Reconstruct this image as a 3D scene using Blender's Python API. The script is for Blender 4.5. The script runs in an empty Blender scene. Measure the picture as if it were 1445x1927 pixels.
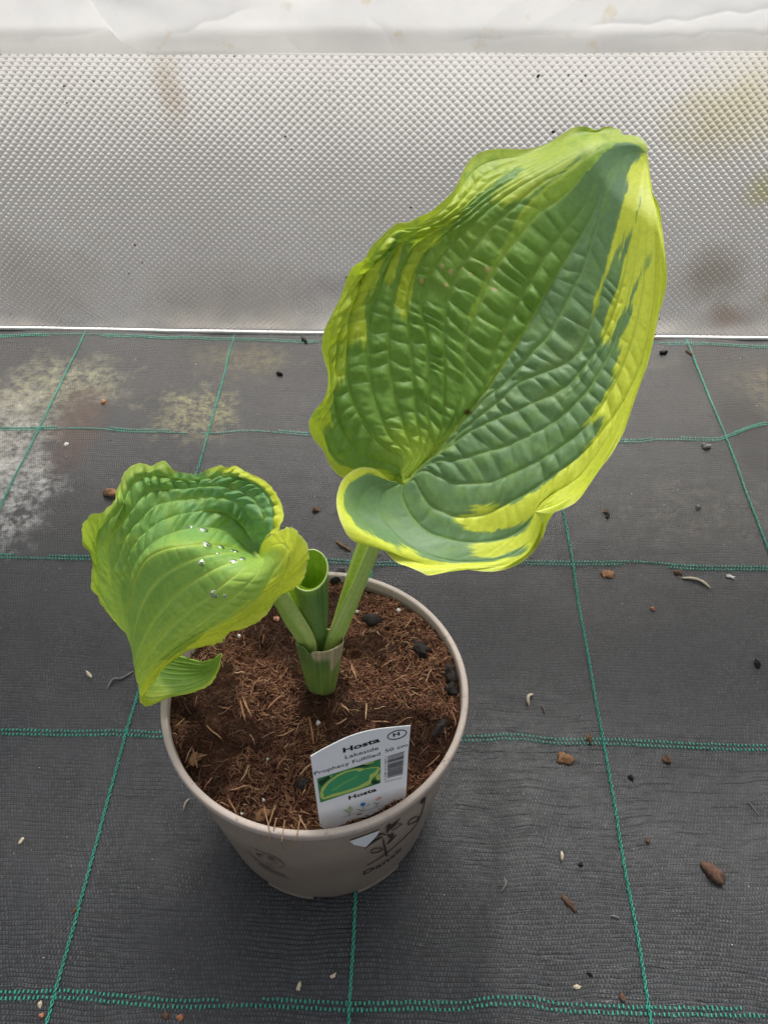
import bpy, math, random
import numpy as np
from mathutils import Vector, Matrix

random.seed(7)
RNG = np.random.default_rng(7)
C = bpy.context.scene.collection
SC = bpy.context.scene

# ------------------------------------------------------------------ camera
PITCH, YAW, ROLL, FPX, CAMH = 0.837717628, -0.0294649984, -0.00499969431, 1447.0, 0.57
IMW, IMH = 1445.0, 1927.0
FW = np.array([math.sin(YAW)*math.cos(PITCH), math.cos(YAW)*math.cos(PITCH), -math.sin(PITCH)])
_r = np.array([math.cos(YAW), -math.sin(YAW), 0.0]); _u = np.cross(_r, FW)
RT = _r*math.cos(ROLL) + _u*math.sin(ROLL)
UP = -_r*math.sin(ROLL) + _u*math.cos(ROLL)
CAM = np.array([0.0, 0.0, CAMH])
cd = bpy.data.cameras.new('camera'); cam = bpy.data.objects.new('camera', cd); C.objects.link(cam)
cam.matrix_world = Matrix(((RT[0], UP[0], -FW[0], CAM[0]), (RT[1], UP[1], -FW[1], CAM[1]), (RT[2], UP[2], -FW[2], CAM[2]), (0, 0, 0, 1)))
cd.sensor_fit = 'HORIZONTAL'; cd.sensor_width = 36.0; cd.lens = 36.0*FPX/IMW
cd.clip_start = 0.01; cd.clip_end = 200.0
SC.camera = cam

# ------------------------------------------------------------------ light
SUN_EL, SUN_AZ = math.radians(42), math.radians(8)      # azimuth from +Y towards +X: the light comes over the back wall
w = bpy.data.worlds.new('World'); SC.world = w; w.use_nodes = True
nt = w.node_tree; nt.nodes.clear()
sky = nt.nodes.new('ShaderNodeTexSky'); sky.sky_type = 'NISHITA'; sky.sun_disc = False
sky.sun_elevation = SUN_EL; sky.sun_rotation = SUN_AZ
sky.air_density = 1.0; sky.dust_density = 6.0; sky.ozone_density = 1.0
hs = nt.nodes.new('ShaderNodeHueSaturation'); hs.inputs['Saturation'].default_value = 0.22
bg = nt.nodes.new('ShaderNodeBackground'); bg.inputs['Strength'].default_value = 0.075
ow = nt.nodes.new('ShaderNodeOutputWorld')
nt.links.new(sky.outputs[0], hs.inputs['Color']); nt.links.new(hs.outputs[0], bg.inputs[0]); nt.links.new(bg.outputs[0], ow.inputs[0])
sl = bpy.data.lights.new('sun', 'SUN'); sl.energy = 2.2; sl.angle = math.radians(36); sl.color = (1.0, 0.965, 0.92)
so = bpy.data.objects.new('sun', sl); C.objects.link(so)
sd = Vector((math.sin(SUN_AZ)*math.cos(SUN_EL), math.cos(SUN_AZ)*math.cos(SUN_EL), math.sin(SUN_EL)))
so.rotation_euler = sd.to_track_quat('Z', 'Y').to_euler(); so.location = sd*5
SC.view_settings.view_transform = 'Standard'; SC.view_settings.look = 'None'
SC.view_settings.exposure = 1.48; SC.view_settings.gamma = 1.0

# ------------------------------------------------------------------ geometry helpers
def ray(px, py):
    px = np.asarray(px, float); py = np.asarray(py, float)
    d = FW + ((px-IMW/2)/FPX)[..., None]*RT - ((py-IMH/2)/FPX)[..., None]*UP
    return d
def on_z(px, py, z):
    d = ray(px, py); t = (np.asarray(z, float)-CAMH)/d[..., 2]
    return CAM + d*t[..., None]
def on_y(px, py, y):
    d = ray(px, py); t = y/d[..., 1]
    return CAM + d*t[..., None]
def on_plane(px, py, p0, n, off=0.0):
    d = ray(px, py); t = (np.dot(p0-CAM, n)+off)/(d@n)
    return CAM + d*t[..., None]
def nrm(v):
    v = np.asarray(v, float); return v/np.maximum(np.linalg.norm(v, axis=-1, keepdims=True), 1e-12)
def _h(ix, iy, iz, s):
    n = (ix*374761393 + iy*668265263 + iz*2147483647 + s*1274126177) & 0xffffffff
    n = ((n ^ (n >> 13))*1274126177) & 0xffffffff
    return ((n ^ (n >> 16)) & 0xffff)/65535.0
def vnoise(x, y, z=0.0, s=0):
    x, y, z = np.broadcast_arrays(np.asarray(x, float), np.asarray(y, float), np.asarray(z, float))
    i, j, k = np.floor(x).astype(np.int64), np.floor(y).astype(np.int64), np.floor(z).astype(np.int64)
    f, g, h = x-i, y-j, z-k
    f = f*f*(3-2*f); g = g*g*(3-2*g); h = h*h*(3-2*h)
    r = 0
    for a in (0, 1):
        for b in (0, 1):
            for c in (0, 1):
                r = r + _h(i+a, j+b, k+c, s)*(f if a else 1-f)*(g if b else 1-g)*(h if c else 1-h)
    return r*2-1
def fbm(x, y, z=0.0, s=0, o=3):
    r = 0; a = 1.0; t = 0
    for q in range(o):
        r = r + a*vnoise(np.asarray(x)*2**q, np.asarray(y)*2**q, np.asarray(z)*2**q, s+q*17); t += a; a *= .5
    return r/t
def lin(r, g, b):
    return tuple(((c/255)/12.92 if c/255 <= .04045 else ((c/255+.055)/1.055)**2.4) for c in (r, g, b))
def sstep(a, b, x):
    t = np.clip((x-a)/(b-a), 0, 1); return t*t*(3-2*t)
def inpoly(x, y, poly):
    p = np.asarray(poly, float); r = np.zeros(np.shape(x), bool); n = len(p)
    for i in range(n):
        x0, y0 = p[i]; x1, y1 = p[(i+1) % n]
        if y0 == y1: continue
        c = ((y0 > y) != (y1 > y)) & (x < (x1-x0)*(y-y0)/(y1-y0)+x0)
        r ^= c
    return r
def resample(pts, n, sub=12):
    """smooth (Catmull-Rom) curve through pts, resampled to n equal steps along its first two coordinates"""
    p = np.asarray(pts, float); m = len(p)
    q = np.vstack([2*p[0]-p[1], p, 2*p[-1]-p[-2]]); out = []
    for i in range(m-1):
        a, b, c, d = q[i], q[i+1], q[i+2], q[i+3]
        t = np.linspace(0, 1, sub, endpoint=False)[:, None]
        out.append(.5*(2*b+(c-a)*t+(2*a-5*b+4*c-d)*t*t+(-a+3*b-3*c+d)*t**3))
    out = np.vstack(out+[p[-1:]])
    k = 2 if p.shape[1] != 3 or True else 3
    s = np.r_[0, np.cumsum(np.linalg.norm(np.diff(out[:, :k], axis=0), axis=1))]; s /= s[-1]
    u = np.linspace(0, 1, n)
    return np.stack([np.interp(u, s, out[:, j]) for j in range(out.shape[1])], -1)
def mesh_obj(name, V, F, mats, parent=None, smooth=True, col=None, mi=None, uv=None):
    me = bpy.data.meshes.new(name); V = np.asarray(V, float).reshape(-1, 3)
    if isinstance(F, np.ndarray):
        k = F.shape[1]; me.vertices.add(len(V)); me.vertices.foreach_set('co', V.ravel())
        me.loops.add(F.size); me.loops.foreach_set('vertex_index', F.astype(np.int32).ravel())
        me.polygons.add(len(F)); me.polygons.foreach_set('loop_start', np.arange(0, F.size, k, dtype=np.int32))
        me.polygons.foreach_set('loop_total', np.full(len(F), k, np.int32))
        me.update(calc_edges=True); me.validate()
    else:
        me.from_pydata([tuple(v) for v in V], [], [tuple(f) for f in F]); me.update()
    for m in (mats if isinstance(mats, (list, tuple)) else [mats]): me.materials.append(m)
    if smooth: me.polygons.foreach_set('use_smooth', np.ones(len(me.polygons), bool))
    if mi is not None: me.polygons.foreach_set('material_index', np.asarray(mi, np.int32))
    if col is not None:
        at = me.color_attributes.new('Col', 'FLOAT_COLOR', 'POINT')
        c = np.ones((len(V), 4)); c[:, :3] = np.asarray(col).reshape(-1, 3); at.data.foreach_set('color', c.ravel())
    o = bpy.data.objects.new(name, me); C.objects.link(o)
    if parent is not None: o.parent = parent
    return o
def grid_faces(nu, nv, wrap=False):
    i, j = np.meshgrid(np.arange(nu-1), np.arange(nv if wrap else nv-1), indexing='ij')
    a = i*nv+j; b = i*nv+(j+1) % nv; c = (i+1)*nv+(j+1) % nv; d = (i+1)*nv+j
    return np.stack([a, b, c, d], -1).reshape(-1, 4)
class MB:
    """collects pieces into one mesh"""
    def __init__(s): s.V = []; s.F = []; s.n = 0; s.c = []
    def add(s, V, F, col=None):
        V = np.asarray(V, float).reshape(-1, 3); s.V.append(V)
        s.F.extend([tuple(int(a)+s.n for a in f) for f in F]); s.n += len(V)
        s.c.append(np.tile(np.asarray(col if col is not None else (1, 1, 1), float), (len(V), 1)))
    def tube(s, P, r, k=6, col=None, flat=1.0, cap=True):
        P = np.asarray(P, float); n = len(P); r = np.broadcast_to(np.asarray(r, float), (n,))
        T = nrm(np.gradient(P, axis=0)); ref = np.array([0, 0, 1.0])
        A = np.cross(T, ref); bad = np.linalg.norm(A, axis=1) < 1e-3; A[bad] = np.cross(T[bad], [1.0, 0, 0]); A = nrm(A); B = np.cross(A, T)
        th = np.arange(k)*2*np.pi/k
        V = P[:, None]+r[:, None, None]*(np.cos(th)[None, :, None]*A[:, None]+flat*np.sin(th)[None, :, None]*B[:, None])
        F = [tuple(f) for f in grid_faces(n, k, True)]
        if cap: F += [tuple(range(k))[::-1], tuple((n-1)*k+q for q in range(k))]
        s.add(V, F, col)
    def build(s, name, mat, parent=None, smooth=True, col=False):
        return mesh_obj(name, np.vstack(s.V), s.F, mat, parent, smooth, np.vstack(s.c) if col else None)
def empty(name, loc=(0, 0, 0)):
    o = bpy.data.objects.new(name, None); C.objects.link(o); o.location = tuple(loc); o.empty_display_size = .02
    return o
def tag(o, label=None, cat=None, group=None, kind=None):
    if label: o['label'] = label
    if cat: o['category'] = cat
    if group: o['group'] = group
    if kind: o['kind'] = kind
    return o
def keep(child, par):
    child.parent = par; child.matrix_parent_inverse = Matrix.Translation(-Vector(par.location)); return child

# ------------------------------------------------------------------ material helper
class NT:
    def __init__(s, name):
        s.m = bpy.data.materials.new(name); s.m.use_nodes = True; s.t = s.m.node_tree; s.t.nodes.clear()
        s.out = s.n('OutputMaterial')
    def n(s, ty, **kw):
        a = s.t.nodes.new('ShaderNode'+ty)
        for k, v in kw.items(): setattr(a, k, v)
        return a
    def l(s, a, b): s.t.links.new(a, b)
    def put(s, sock, v):
        if hasattr(v, 'is_output') or isinstance(v, bpy.types.NodeSocket): s.l(v, sock)
        else:
            try: sock.default_value = v
            except Exception: sock.default_value = (*v, 1.0)
    def math(s, op, a, b=0.0, clamp=False):
        q = s.n('Math', operation=op, use_clamp=clamp); s.put(q.inputs[0], a); s.put(q.inputs[1], b); return q.outputs[0]
    def mix(s, f, a, b, mode='MIX'):
        q = s.n('MixRGB', blend_type=mode); s.put(q.inputs[0], f); s.put(q.inputs[1], a); s.put(q.inputs[2], b); return q.outputs[0]
    def noise(s, vec, scale, detail=3, rough=.55, dist=0.0):
        q = s.n('TexNoise'); s.l(vec, q.inputs['Vector']); q.inputs['Scale'].default_value = scale
        q.inputs['Detail'].default_value = detail; q.inputs['Roughness'].default_value = rough; q.inputs['Distortion'].default_value = dist
        return q.outputs['Fac']
    def ramp(s, f, *st):
        q = s.n('ValToRGB'); s.l(f, q.inputs[0]); e = q.color_ramp.elements
        while len(e) < len(st): e.new(.5)
        for i, (p, c) in enumerate(st): e[i].position = p; e[i].color = (*c, 1) if len(c) == 3 else c
        return q.outputs[0]
    def pos(s): return s.n('TexCoord').outputs['Object']
    def bump(s, h, strength, dist, normal=None):
        q = s.n('Bump'); q.inputs['Strength'].default_value = strength; q.inputs['Distance'].default_value = dist
        s.l(h, q.inputs['Height'])
        if normal is not None: s.l(normal, q.inputs['Normal'])
        return q.outputs[0]
    def princ(s, color, rough=.5, spec=.5, normal=None):
        q = s.n('BsdfPrincipled'); s.put(q.inputs['Base Color'], color); s.put(q.inputs['Roughness'], rough)
        q.inputs['Specular IOR Level'].default_value = spec
        if normal is not None: s.l(normal, q.inputs['Normal'])
        return q.outputs[0]
    def mixs(s, f, a, b):
        q = s.n('MixShader'); s.put(q.inputs[0], f); s.l(a, q.inputs[1]); s.l(b, q.inputs[2]); return q.outputs[0]
    def done(s, sh): s.l(sh, s.out.inputs['Surface']); return s.m
def simple(name, color, rough=.6, spec=.3, var=.15, scale=300):
    t = NT(name); p = t.pos(); f = t.noise(p, scale, 4)
    c = t.ramp(f, (.25, tuple(max(0, x*(1-var)) for x in color)), (.75, tuple(min(1, x*(1+var)) for x in color)))
    return t.done(t.princ(c, rough, spec, t.bump(f, .25, .0006)))
def vcol_mat(name, rough=.7, spec=.2, nscale=600, var=.25, bump=.3):
    t = NT(name); a = t.n('Attribute', attribute_name='Col'); p = t.pos(); f = t.noise(p, nscale, 4)
    k = t.ramp(f, (.2, (1-var,)*3), (.8, (1+var,)*3))
    return t.done(t.princ(t.mix(1.0, a.outputs['Color'], k, 'MULTIPLY'), rough, spec, t.bump(f, bump, .0005)))

# ================================================================== GROUND (black woven weed fabric)
OX, OY, SX, SY, SK = -0.706203368*CAMH, 0.165113102*CAMH, 0.330322196*CAMH, 0.313003599*CAMH, 0.00113705976*CAMH
WALL_Y = OY+4*SY+0.008
BASE = np.array([-0.0506, 0.2296]); RIM = np.array([-0.0506, 0.2422, 0.1366]); RN = nrm(np.array([0.0092, 0.071, 1.0]))
RB, RR = 0.0745, 0.0961
def gz(x, y):
    z = .0022*fbm(np.asarray(x)*7+3, np.asarray(y)*7, 0, 5, 2)+.0011*vnoise(np.asarray(x)*30, np.asarray(y)*14, 0, 9)
    z = z + .004*np.exp(-((x-.36)/.05)**2-((y-.62)/.16)**2) - .003*np.exp(-((x+.02)/.05)**2)*sstep(.2, .0, y)
    z = z+.0045*sstep(.050, .078, x+.012*np.sin(np.asarray(y)*22))*sstep(.30, .16, y)
    r = np.hypot(x-BASE[0], y-BASE[1])
    return z*sstep(.05, .15, r) - .0016
def ground_material():
    t = NT('woven_weed_fabric'); p = t.pos()
    wob = t.n('TexNoise'); t.l(p, wob.inputs['Vector']); wob.inputs['Scale'].default_value = 18; wob.inputs['Detail'].default_value = 2
    d = t.n('VectorMath', operation='SCALE'); t.l(wob.outputs['Color'], d.inputs[0]); d.inputs['Scale'].default_value = .010
    wob2 = t.n('TexNoise'); t.l(p, wob2.inputs['Vector']); wob2.inputs['Scale'].default_value = 160; wob2.inputs['Detail'].default_value = 1
    d2 = t.n('VectorMath', operation='SCALE'); t.l(wob2.outputs['Color'], d2.inputs[0]); d2.inputs['Scale'].default_value = .0012
    q0 = t.n('VectorMath', operation='ADD'); t.l(p, q0.inputs[0]); t.l(d.outputs[0], q0.inputs[1])
    q = t.n('VectorMath', operation='ADD'); t.l(q0.outputs[0], q.inputs[0]); t.l(d2.outputs[0], q.inputs[1])
    br = t.n('TexBrick', offset=.5); t.l(q.outputs[0], br.inputs['Vector'])
    br.inputs['Scale'].default_value = 1.0; br.inputs['Brick Width'].default_value = .0022; br.inputs['Row Height'].default_value = .0029
    br.inputs['Mortar Size'].default_value = .00050; br.inputs['Mortar Smooth'].default_value = .6; br.inputs['Bias'].default_value = 0
    br.inputs['Color1'].default_value = (.056, .061, .068, 1); br.inputs['Color2'].default_value = (.019, .0205, .023, 1); br.inputs['Mortar'].default_value = (.006, .006, .007, 1)
    mod = t.noise(p, 26, 4, .6)
    tape = t.ramp(t.noise(p, 140, 3, .6), (.3, (.014, .015, .017)), (.7, (.044, .048, .054)))
    bc = t.mix(t.ramp(mod, (.42, (.0,)*3), (.70, (.6,)*3)), br.outputs['Color'], tape)
    st = t.n('VectorMath', operation='MULTIPLY'); t.l(q0.outputs[0], st.inputs[0]); st.inputs[1].default_value = (24, 340, 1)
    gap = t.ramp(t.noise(st.outputs[0], 1.0, 3, .6), (.56, (0, 0, 0)), (.66, (1, 1, 1)))
    bc = t.mix(t.math('MULTIPLY', gap, .32), bc, (.010, .010, .011))
    # fine scuffs, dust and dried mud
    n1 = t.noise(p, 9, 5, .6); n2 = t.noise(p, 60, 5, .7); n3 = t.noise(p, 900, 2, .6)
    dust = t.ramp(n1, (.42, (0, 0, 0)), (.75, (1, 1, 1)))
    col = t.mix(t.math('MULTIPLY', dust, .14), bc, (.10, .095, .09))
    speck = t.ramp(n2, (.62, (0, 0, 0)), (.80, (1, 1, 1)))
    sep = t.n('SeparateXYZ'); t.l(p, sep.inputs[0])
    far = t.math('MULTIPLY', t.math('SUBTRACT', sep.outputs[1], .30), 2.6, True)     # more dried mud towards the foot of the wall
    col = t.mix(t.math('MULTIPLY', t.math('MULTIPLY', speck, far), .35), col, (.21, .18, .13))
    col = t.mix(t.math('MULTIPLY', far, .26), col, (.070, .064, .060))
    def patch(cx, cy, rx, ry, color, amt, sc, lo, hi, edge=.45):
        s = t.n('VectorMath', operation='SUBTRACT'); t.l(p, s.inputs[0]); s.inputs[1].default_value = (cx, cy, 0)
        m = t.n('VectorMath', operation='MULTIPLY'); t.l(s.outputs[0], m.inputs[0]); m.inputs[1].default_value = (1/rx, 1/ry, 0)
        ln = t.n('VectorMath', operation='LENGTH'); t.l(m.outputs[0], ln.inputs[0])
        nn = t.noise(p, sc, 5, .65)
        v = t.math('ADD', ln.outputs[1], t.math('MULTIPLY', t.math('SUBTRACT', nn, .5), 1.6))
        f = t.ramp(v, (edge, (1, 1, 1)), (1.0, (0, 0, 0)))
        n = t.ramp(t.noise(p, sc*3.2, 5, .75), (lo, (0, 0, 0)), (hi, (1, 1, 1)))
        return t.math('MULTIPLY', t.math('MULTIPLY', f, n), amt), color
    pts = [(-.455, .60, .09, .11, (.42, .41, .36), .9, 22, .36, .66), (-.40, .70, .10, .07, (.28, .27, .17), .75, 26, .38, .66),
           (-.23, .66, .06, .055, (.27, .25, .12), .8, 34, .42, .66), (-.40, .52, .06, .08, (.46, .46, .44), .9, 30, .42, .66),
           (-.36, .64, .035, .09, (.055, .030, .022), .8, 24, .2, .5), (.45, .71, .09, .06, (.16, .14, .08), .6, 20, .4, .7),
           (.31, .52, .16, .06, (.17, .15, .11), .35, 30, .45, .7), (-.19, .76, .08, .04, (.17, .15, .07), .5, 26, .38, .65),
           (.15, .76, .2, .03, (.13, .12, .07), .5, 20, .35, .65), (.42, .42, .10, .03, (.20, .19, .15), .5, 40, .5, .72),
           (.38, .645, .035, .10, (.012, .011, .011), .7, 10, .1, .4)]
    for a in pts:
        f, c = patch(a[0], a[1], a[2], a[3], a[4], a[5], a[6], a[7], a[8]); col = t.mix(f, col, c)
    hgt = t.math('ADD', t.math('ADD', t.math('MULTIPLY', br.outputs['Fac'], -1.0), t.math('MULTIPLY', gap, -.35)), t.math('MULTIPLY', n2, .5))
    wv = t.n('TexWave', wave_type='BANDS', bands_direction='Y', wave_profile='SIN'); t.l(q.outputs[0], wv.inputs['Vector']); wv.inputs['Scale'].default_value = 108.0
    hgt = t.math('ADD', hgt, t.math('MULTIPLY', wv.outputs['Fac'], .08))
    crs = t.noise(p, 45, 4, .6)
    nb = t.bump(crs, .35, .002); nb = t.bump(hgt, .8, .0008, nb)
    ro = t.ramp(n2, (.3, (.34,)*3), (.7, (.52,)*3))
    ro2 = t.mix(far, ro, (.75, .75, .75))
    return t.done(t.princ(col, ro2, .6, nb))
M_ground = ground_material()
gx = np.linspace(-1.6, 1.6, 330); gy = np.r_[np.linspace(-1.2, -.05, 30)[:-1], np.linspace(-.05, .70, 150), np.linspace(.70, WALL_Y+.012, 24)[1:]]
GX, GY = np.meshgrid(gx, gy, indexing='ij')
ground = mesh_obj('ground', np.stack([GX, GY, gz(GX, GY)], -1).reshape(-1, 3), grid_faces(len(gx), len(gy))[:, ::-1], M_ground)
tag(ground, kind='structure')

def thread_material():
    t = NT('green_thread'); p = t.pos(); n = t.noise(p, 40, 4, .65); n2 = t.noise(p, 700, 2)
    c = t.ramp(n2, (.3, (.015, .22, .155)), (.7, (.04, .40, .285)))
    sep = t.n('SeparateXYZ'); t.l(p, sep.inputs[0])
    far = t.math('MULTIPLY', t.math('SUBTRACT', sep.outputs[1], .38), 2.2, True)
    dirt = t.ramp(n, (.45, (0, 0, 0)), (.72, (1, 1, 1)))
    c = t.mix(t.math('MULTIPLY', dirt, t.math('ADD', t.math('MULTIPLY', far, .65), .12)), c, (.10, .11, .085))
    return t.done(t.princ(c, .45, .5))
M_thread = thread_material()
def rope_line(i):
    """one lengthways green thread: a loose two-strand twist lying on the fabric"""
    ys = np.arange(-.12, WALL_Y-.004, .00062); x = OX+SX*i+SK*(ys-OY)/SY+.0008*vnoise(ys*22, i*3.1, 0, 4)
    ph = 2*np.pi*ys/.0086 + 1.2*vnoise(ys*40, i, 0, 8); mb = MB(); z = gz(x, ys)
    for k in (0, np.pi):
        P = np.stack([x+.00075*np.sin(ph+k), ys, z+.0011+.0005*np.cos(ph+k)], -1)
        mb.tube(P, .00045+.00020*np.cos(2*ph+k), 5)
    return tag(mb.build('green_warp_thread', M_thread, ground))
for i in range(-1, 6): rope_line(i)
WEFT = {0: [(-500, 1868), (0, 1873), (110, 1871), (230, 1882), (330, 1890), (480, 1887), (660, 1893), (780, 1891), (860, 1893), (920, 1886), (1000, 1888), (1060, 1898), (1220, 1904), (1445, 1909), (2000, 1925)],
        1: [(-600, 1372), (0, 1378), (110, 1379), (235, 1377), (300, 1380), (600, 1386), (880, 1388), (960, 1386), (1050, 1395), (1134, 1396), (1445, 1407), (2100, 1420)],
        2: [(-700, 1036), (0, 1044), (165, 1047), (400, 1049), (620, 1052), (720, 1058), (1073, 1059), (1200, 1059), (1300, 1066), (1445, 1070), (2200, 1085)],
        3: [(-800, 795), (0, 806), (73, 806), (180, 803), (250, 808), (390, 812), (470, 806), (583, 816), (900, 822), (1170, 829), (1240, 825), (1340, 831), (1364, 826), (1445, 797), (1600, 790), (2300, 830)],
        4: [(-900, 625), (0, 630), (441, 637), (610, 643), (900, 644), (1294, 648), (1445, 651), (2400, 665)]}
tick_v = np.array([(x*.00060, y*.00112, z) for z, s in ((-.0004, 1), (.00045, .7)) for x, y in ((-s, -s), (s, -s), (s, s), (-s, s))])
tick_f = [(4, 5, 6, 7), (0, 1, 5, 4), (1, 2, 6, 5), (2, 3, 7, 6), (3, 0, 4, 7)]
for j, pl in WEFT.items():
    P = on_z([p[0] for p in pl], [p[1] for p in pl], 0.0)[:, :2]
    L = np.linalg.norm(np.diff(resample(P, 200), axis=0), axis=1).sum(); n = int(L/.0029)
    Q = resample(P, n); mb = MB()
    for row in (0, 1):
        jit = RNG.normal(size=(n, 3))
        for k in range(n):
            if vnoise(k*.045, j*7+row*3.3, 0, 31) < (-.62 if j < 3 else -.45): continue
            x, y = Q[k]; y += (row-.5)*.0036+jit[k, 0]*.00018; x += row*.00145+jit[k, 1]*.00012
            v = tick_v*(1, 1+.15*jit[k, 2], 1); mb.add(v+(x, y, float(gz(x, y))+.0008), tick_f)
    tag(mb.build('green_weft_band', M_thread, ground, smooth=False), kind='stuff')

# ground outside the tunnel, seen only dimly through the sheet
t = NT('paled_outside_ground'); p = t.pos(); sep = t.n('SeparateXYZ'); t.l(p, sep.inputs[0])
nz = t.noise(p, 3.0, 5, .6); v = t.math('ADD', sep.outputs[1], t.math('MULTIPLY', t.math('SUBTRACT', nz, .5), .5))
oc = t.ramp(t.math('DIVIDE', v, 6.0), (.135, (.30, .28, .25)), (.150, (.05, .052, .056)), (.25, (.06, .062, .062)), (.345, (.40, .40, .39)), (.62, (.46, .46, .455)))  # far end paled to stand in for bright sky behind the sheet
M_out = t.done(t.princ(t.mix(.15, oc, t.ramp(t.noise(p, 30, 4), (.3, (.05, .05, .05)), (.7, (.4, .39, .37)))), .9, .1))
yo = np.r_[np.linspace(WALL_Y+.012, 3, 30), np.linspace(3, 60, 20)[1:]]; xo = np.linspace(-40, 40, 90)
XO, YO = np.meshgrid(xo, yo, indexing='ij')
tag(mesh_obj('outside_ground', np.stack([XO, YO, -.004+.02*fbm(XO*2, YO*2)*sstep(WALL_Y+.01, 1.3, YO)], -1).reshape(-1, 3), grid_faces(len(xo), len(yo))[:, ::-1], M_out), kind='structure')

# ================================================================== WALL: embossed clear sheet
def sheet_material():
    t = NT('embossed_plastic'); p = t.pos()
    sep = t.n('SeparateXYZ'); t.l(p, sep.inputs[0])
    n = t.noise(p, 5, 4, .6); n2 = t.noise(p, 26, 5, .65)
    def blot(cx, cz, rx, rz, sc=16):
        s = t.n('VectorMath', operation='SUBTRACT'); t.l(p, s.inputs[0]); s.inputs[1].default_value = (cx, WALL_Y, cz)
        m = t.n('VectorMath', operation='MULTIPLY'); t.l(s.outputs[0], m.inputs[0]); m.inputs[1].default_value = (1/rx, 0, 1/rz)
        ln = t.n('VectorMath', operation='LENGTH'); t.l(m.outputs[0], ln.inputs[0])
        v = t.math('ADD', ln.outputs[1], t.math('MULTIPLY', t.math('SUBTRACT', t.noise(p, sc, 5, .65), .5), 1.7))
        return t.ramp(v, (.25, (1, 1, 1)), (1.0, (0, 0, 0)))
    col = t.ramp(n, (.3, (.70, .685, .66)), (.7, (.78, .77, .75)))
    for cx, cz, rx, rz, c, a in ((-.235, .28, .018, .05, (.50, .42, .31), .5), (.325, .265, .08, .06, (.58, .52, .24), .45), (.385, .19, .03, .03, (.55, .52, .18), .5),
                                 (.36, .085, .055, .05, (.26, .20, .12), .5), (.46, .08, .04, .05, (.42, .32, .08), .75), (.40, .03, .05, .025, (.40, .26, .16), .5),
                                 (-.20, .045, .14, .05, (.45, .38, .30), .28), (-.44, .07, .10, .07, (.42, .36, .29), .3), (-.02, .06, .12, .03, (.25, .25, .26), .5), (.40, .30, .05, .02, (.6, .55, .3), .4)):  # low left and centre blots paint the sheet's shading into its colour
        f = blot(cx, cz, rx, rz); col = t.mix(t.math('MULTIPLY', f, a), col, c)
    col = t.mix(t.math('MULTIPLY', t.ramp(n2, (.58, (0, 0, 0)), (.8, (1, 1, 1))), .25), col, (.45, .40, .32))
    dif = t.princ(col, .22, .5)
    tr = t.n('BsdfTranslucent'); t.l(col, tr.inputs[0])
    rf = t.n('BsdfRefraction'); rf.inputs['IOR'].default_value = 1.48; rf.inputs['Roughness'].default_value = .05; t.l(col, rf.inputs[0])
    return t.done(t.mixs(.80, t.mixs(.25, dif, tr.outputs[0]), rf.outputs[0]))
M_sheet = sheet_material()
film_low = on_y(np.array([0, 720, 1445.]), np.array([94, 91, 88.]), WALL_Y)[:, 2].mean()
wall = empty('wall_sheet', (0, WALL_Y, 0))
tag(wall, 'clear plastic wall sheet embossed all over with small diamond studs', 'wall sheet')
PX, PZ, PH = .00845, .0079, .0034
nx, nz_ = int(2.0/PX), int((film_low+.03)/PZ)
V = []; F = []
cx, cz = [], []
for st in (0, 1):
    a, b = np.meshgrid((np.arange(nx)-nx/2+.5*st)*PX, (np.arange(nz_)+.5*(1+st))*PZ+.0016, indexing='ij'); cx.append(a.ravel()); cz.append(b.ravel())
cx = np.concatenate(cx); cz = np.concatenate(cz); n = len(cx)
wav = lambda x, z: WALL_Y+.003*fbm(np.asarray(x)*5, np.asarray(z)*7, 0, 3, 2)
hx, hz = PX/2*.995, PZ/2*.995
jj = RNG.normal(size=n)*.00018
V = np.stack([np.stack([cx, wav(cx, cz)+PH+jj, cz+.0002], -1), np.stack([cx, wav(cx, cz+hz), cz+hz], -1), np.stack([cx-hx, wav(cx-hx, cz), cz], -1), np.stack([cx, wav(cx, cz-hz), cz-hz], -1), np.stack([cx+hx, wav(cx+hx, cz), cz], -1)], 1)
b5 = np.arange(n)[:, None]*5
F = np.concatenate([b5+np.array([[0, 1, 2]]), b5+np.array([[0, 2, 3]]), b5+np.array([[0, 3, 4]]), b5+np.array([[0, 4, 1]])])
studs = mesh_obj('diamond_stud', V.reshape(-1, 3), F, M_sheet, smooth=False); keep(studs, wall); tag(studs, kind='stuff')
M_hem = simple('pale_plastic_edge', (.62, .60, .56), .5, .4, .1, 80)
hx_ = np.linspace(-1.0, 1.0, 160); mb = MB()
sec = [(-.0030, -.001), (.0015, -.001), (.0015, .0018), (-.0020, .0018)]
Vh = np.array([[(x, wav(x, 0)+a, b+.0003*vnoise(x*30, 0)) for a, b in sec] for x in hx_])
hem = mesh_obj('bottom_edge', Vh.reshape(-1, 3), grid_faces(160, 4, True), M_hem, smooth=False); keep(hem, wall)
M_speck = simple('dirt_speck', (.06, .045, .03), .9, .1)
mb = MB()
def blob(c, r, seed, sq=(1, 1, 1), rough=.25, nu=7, nv=9):
    th = np.linspace(0, np.pi, nu)[:, None]; ph = np.arange(nv)[None]*2*np.pi/nv
    d = np.stack([np.sin(th)*np.cos(ph), np.sin(th)*np.sin(ph), np.cos(th)+0*ph], -1)
    rr = 1+rough*2*vnoise(d[..., 0]*1.7+seed, d[..., 1]*1.7, d[..., 2]*1.7, 3)+rough*vnoise(d[..., 0]*4+seed, d[..., 1]*4, d[..., 2]*4, 5)
    return np.asarray(c)+(d*rr[..., None]*np.asarray(sq)*r).reshape(-1, 3), [tuple(f) for f in grid_faces(nu, nv, True)]
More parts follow.
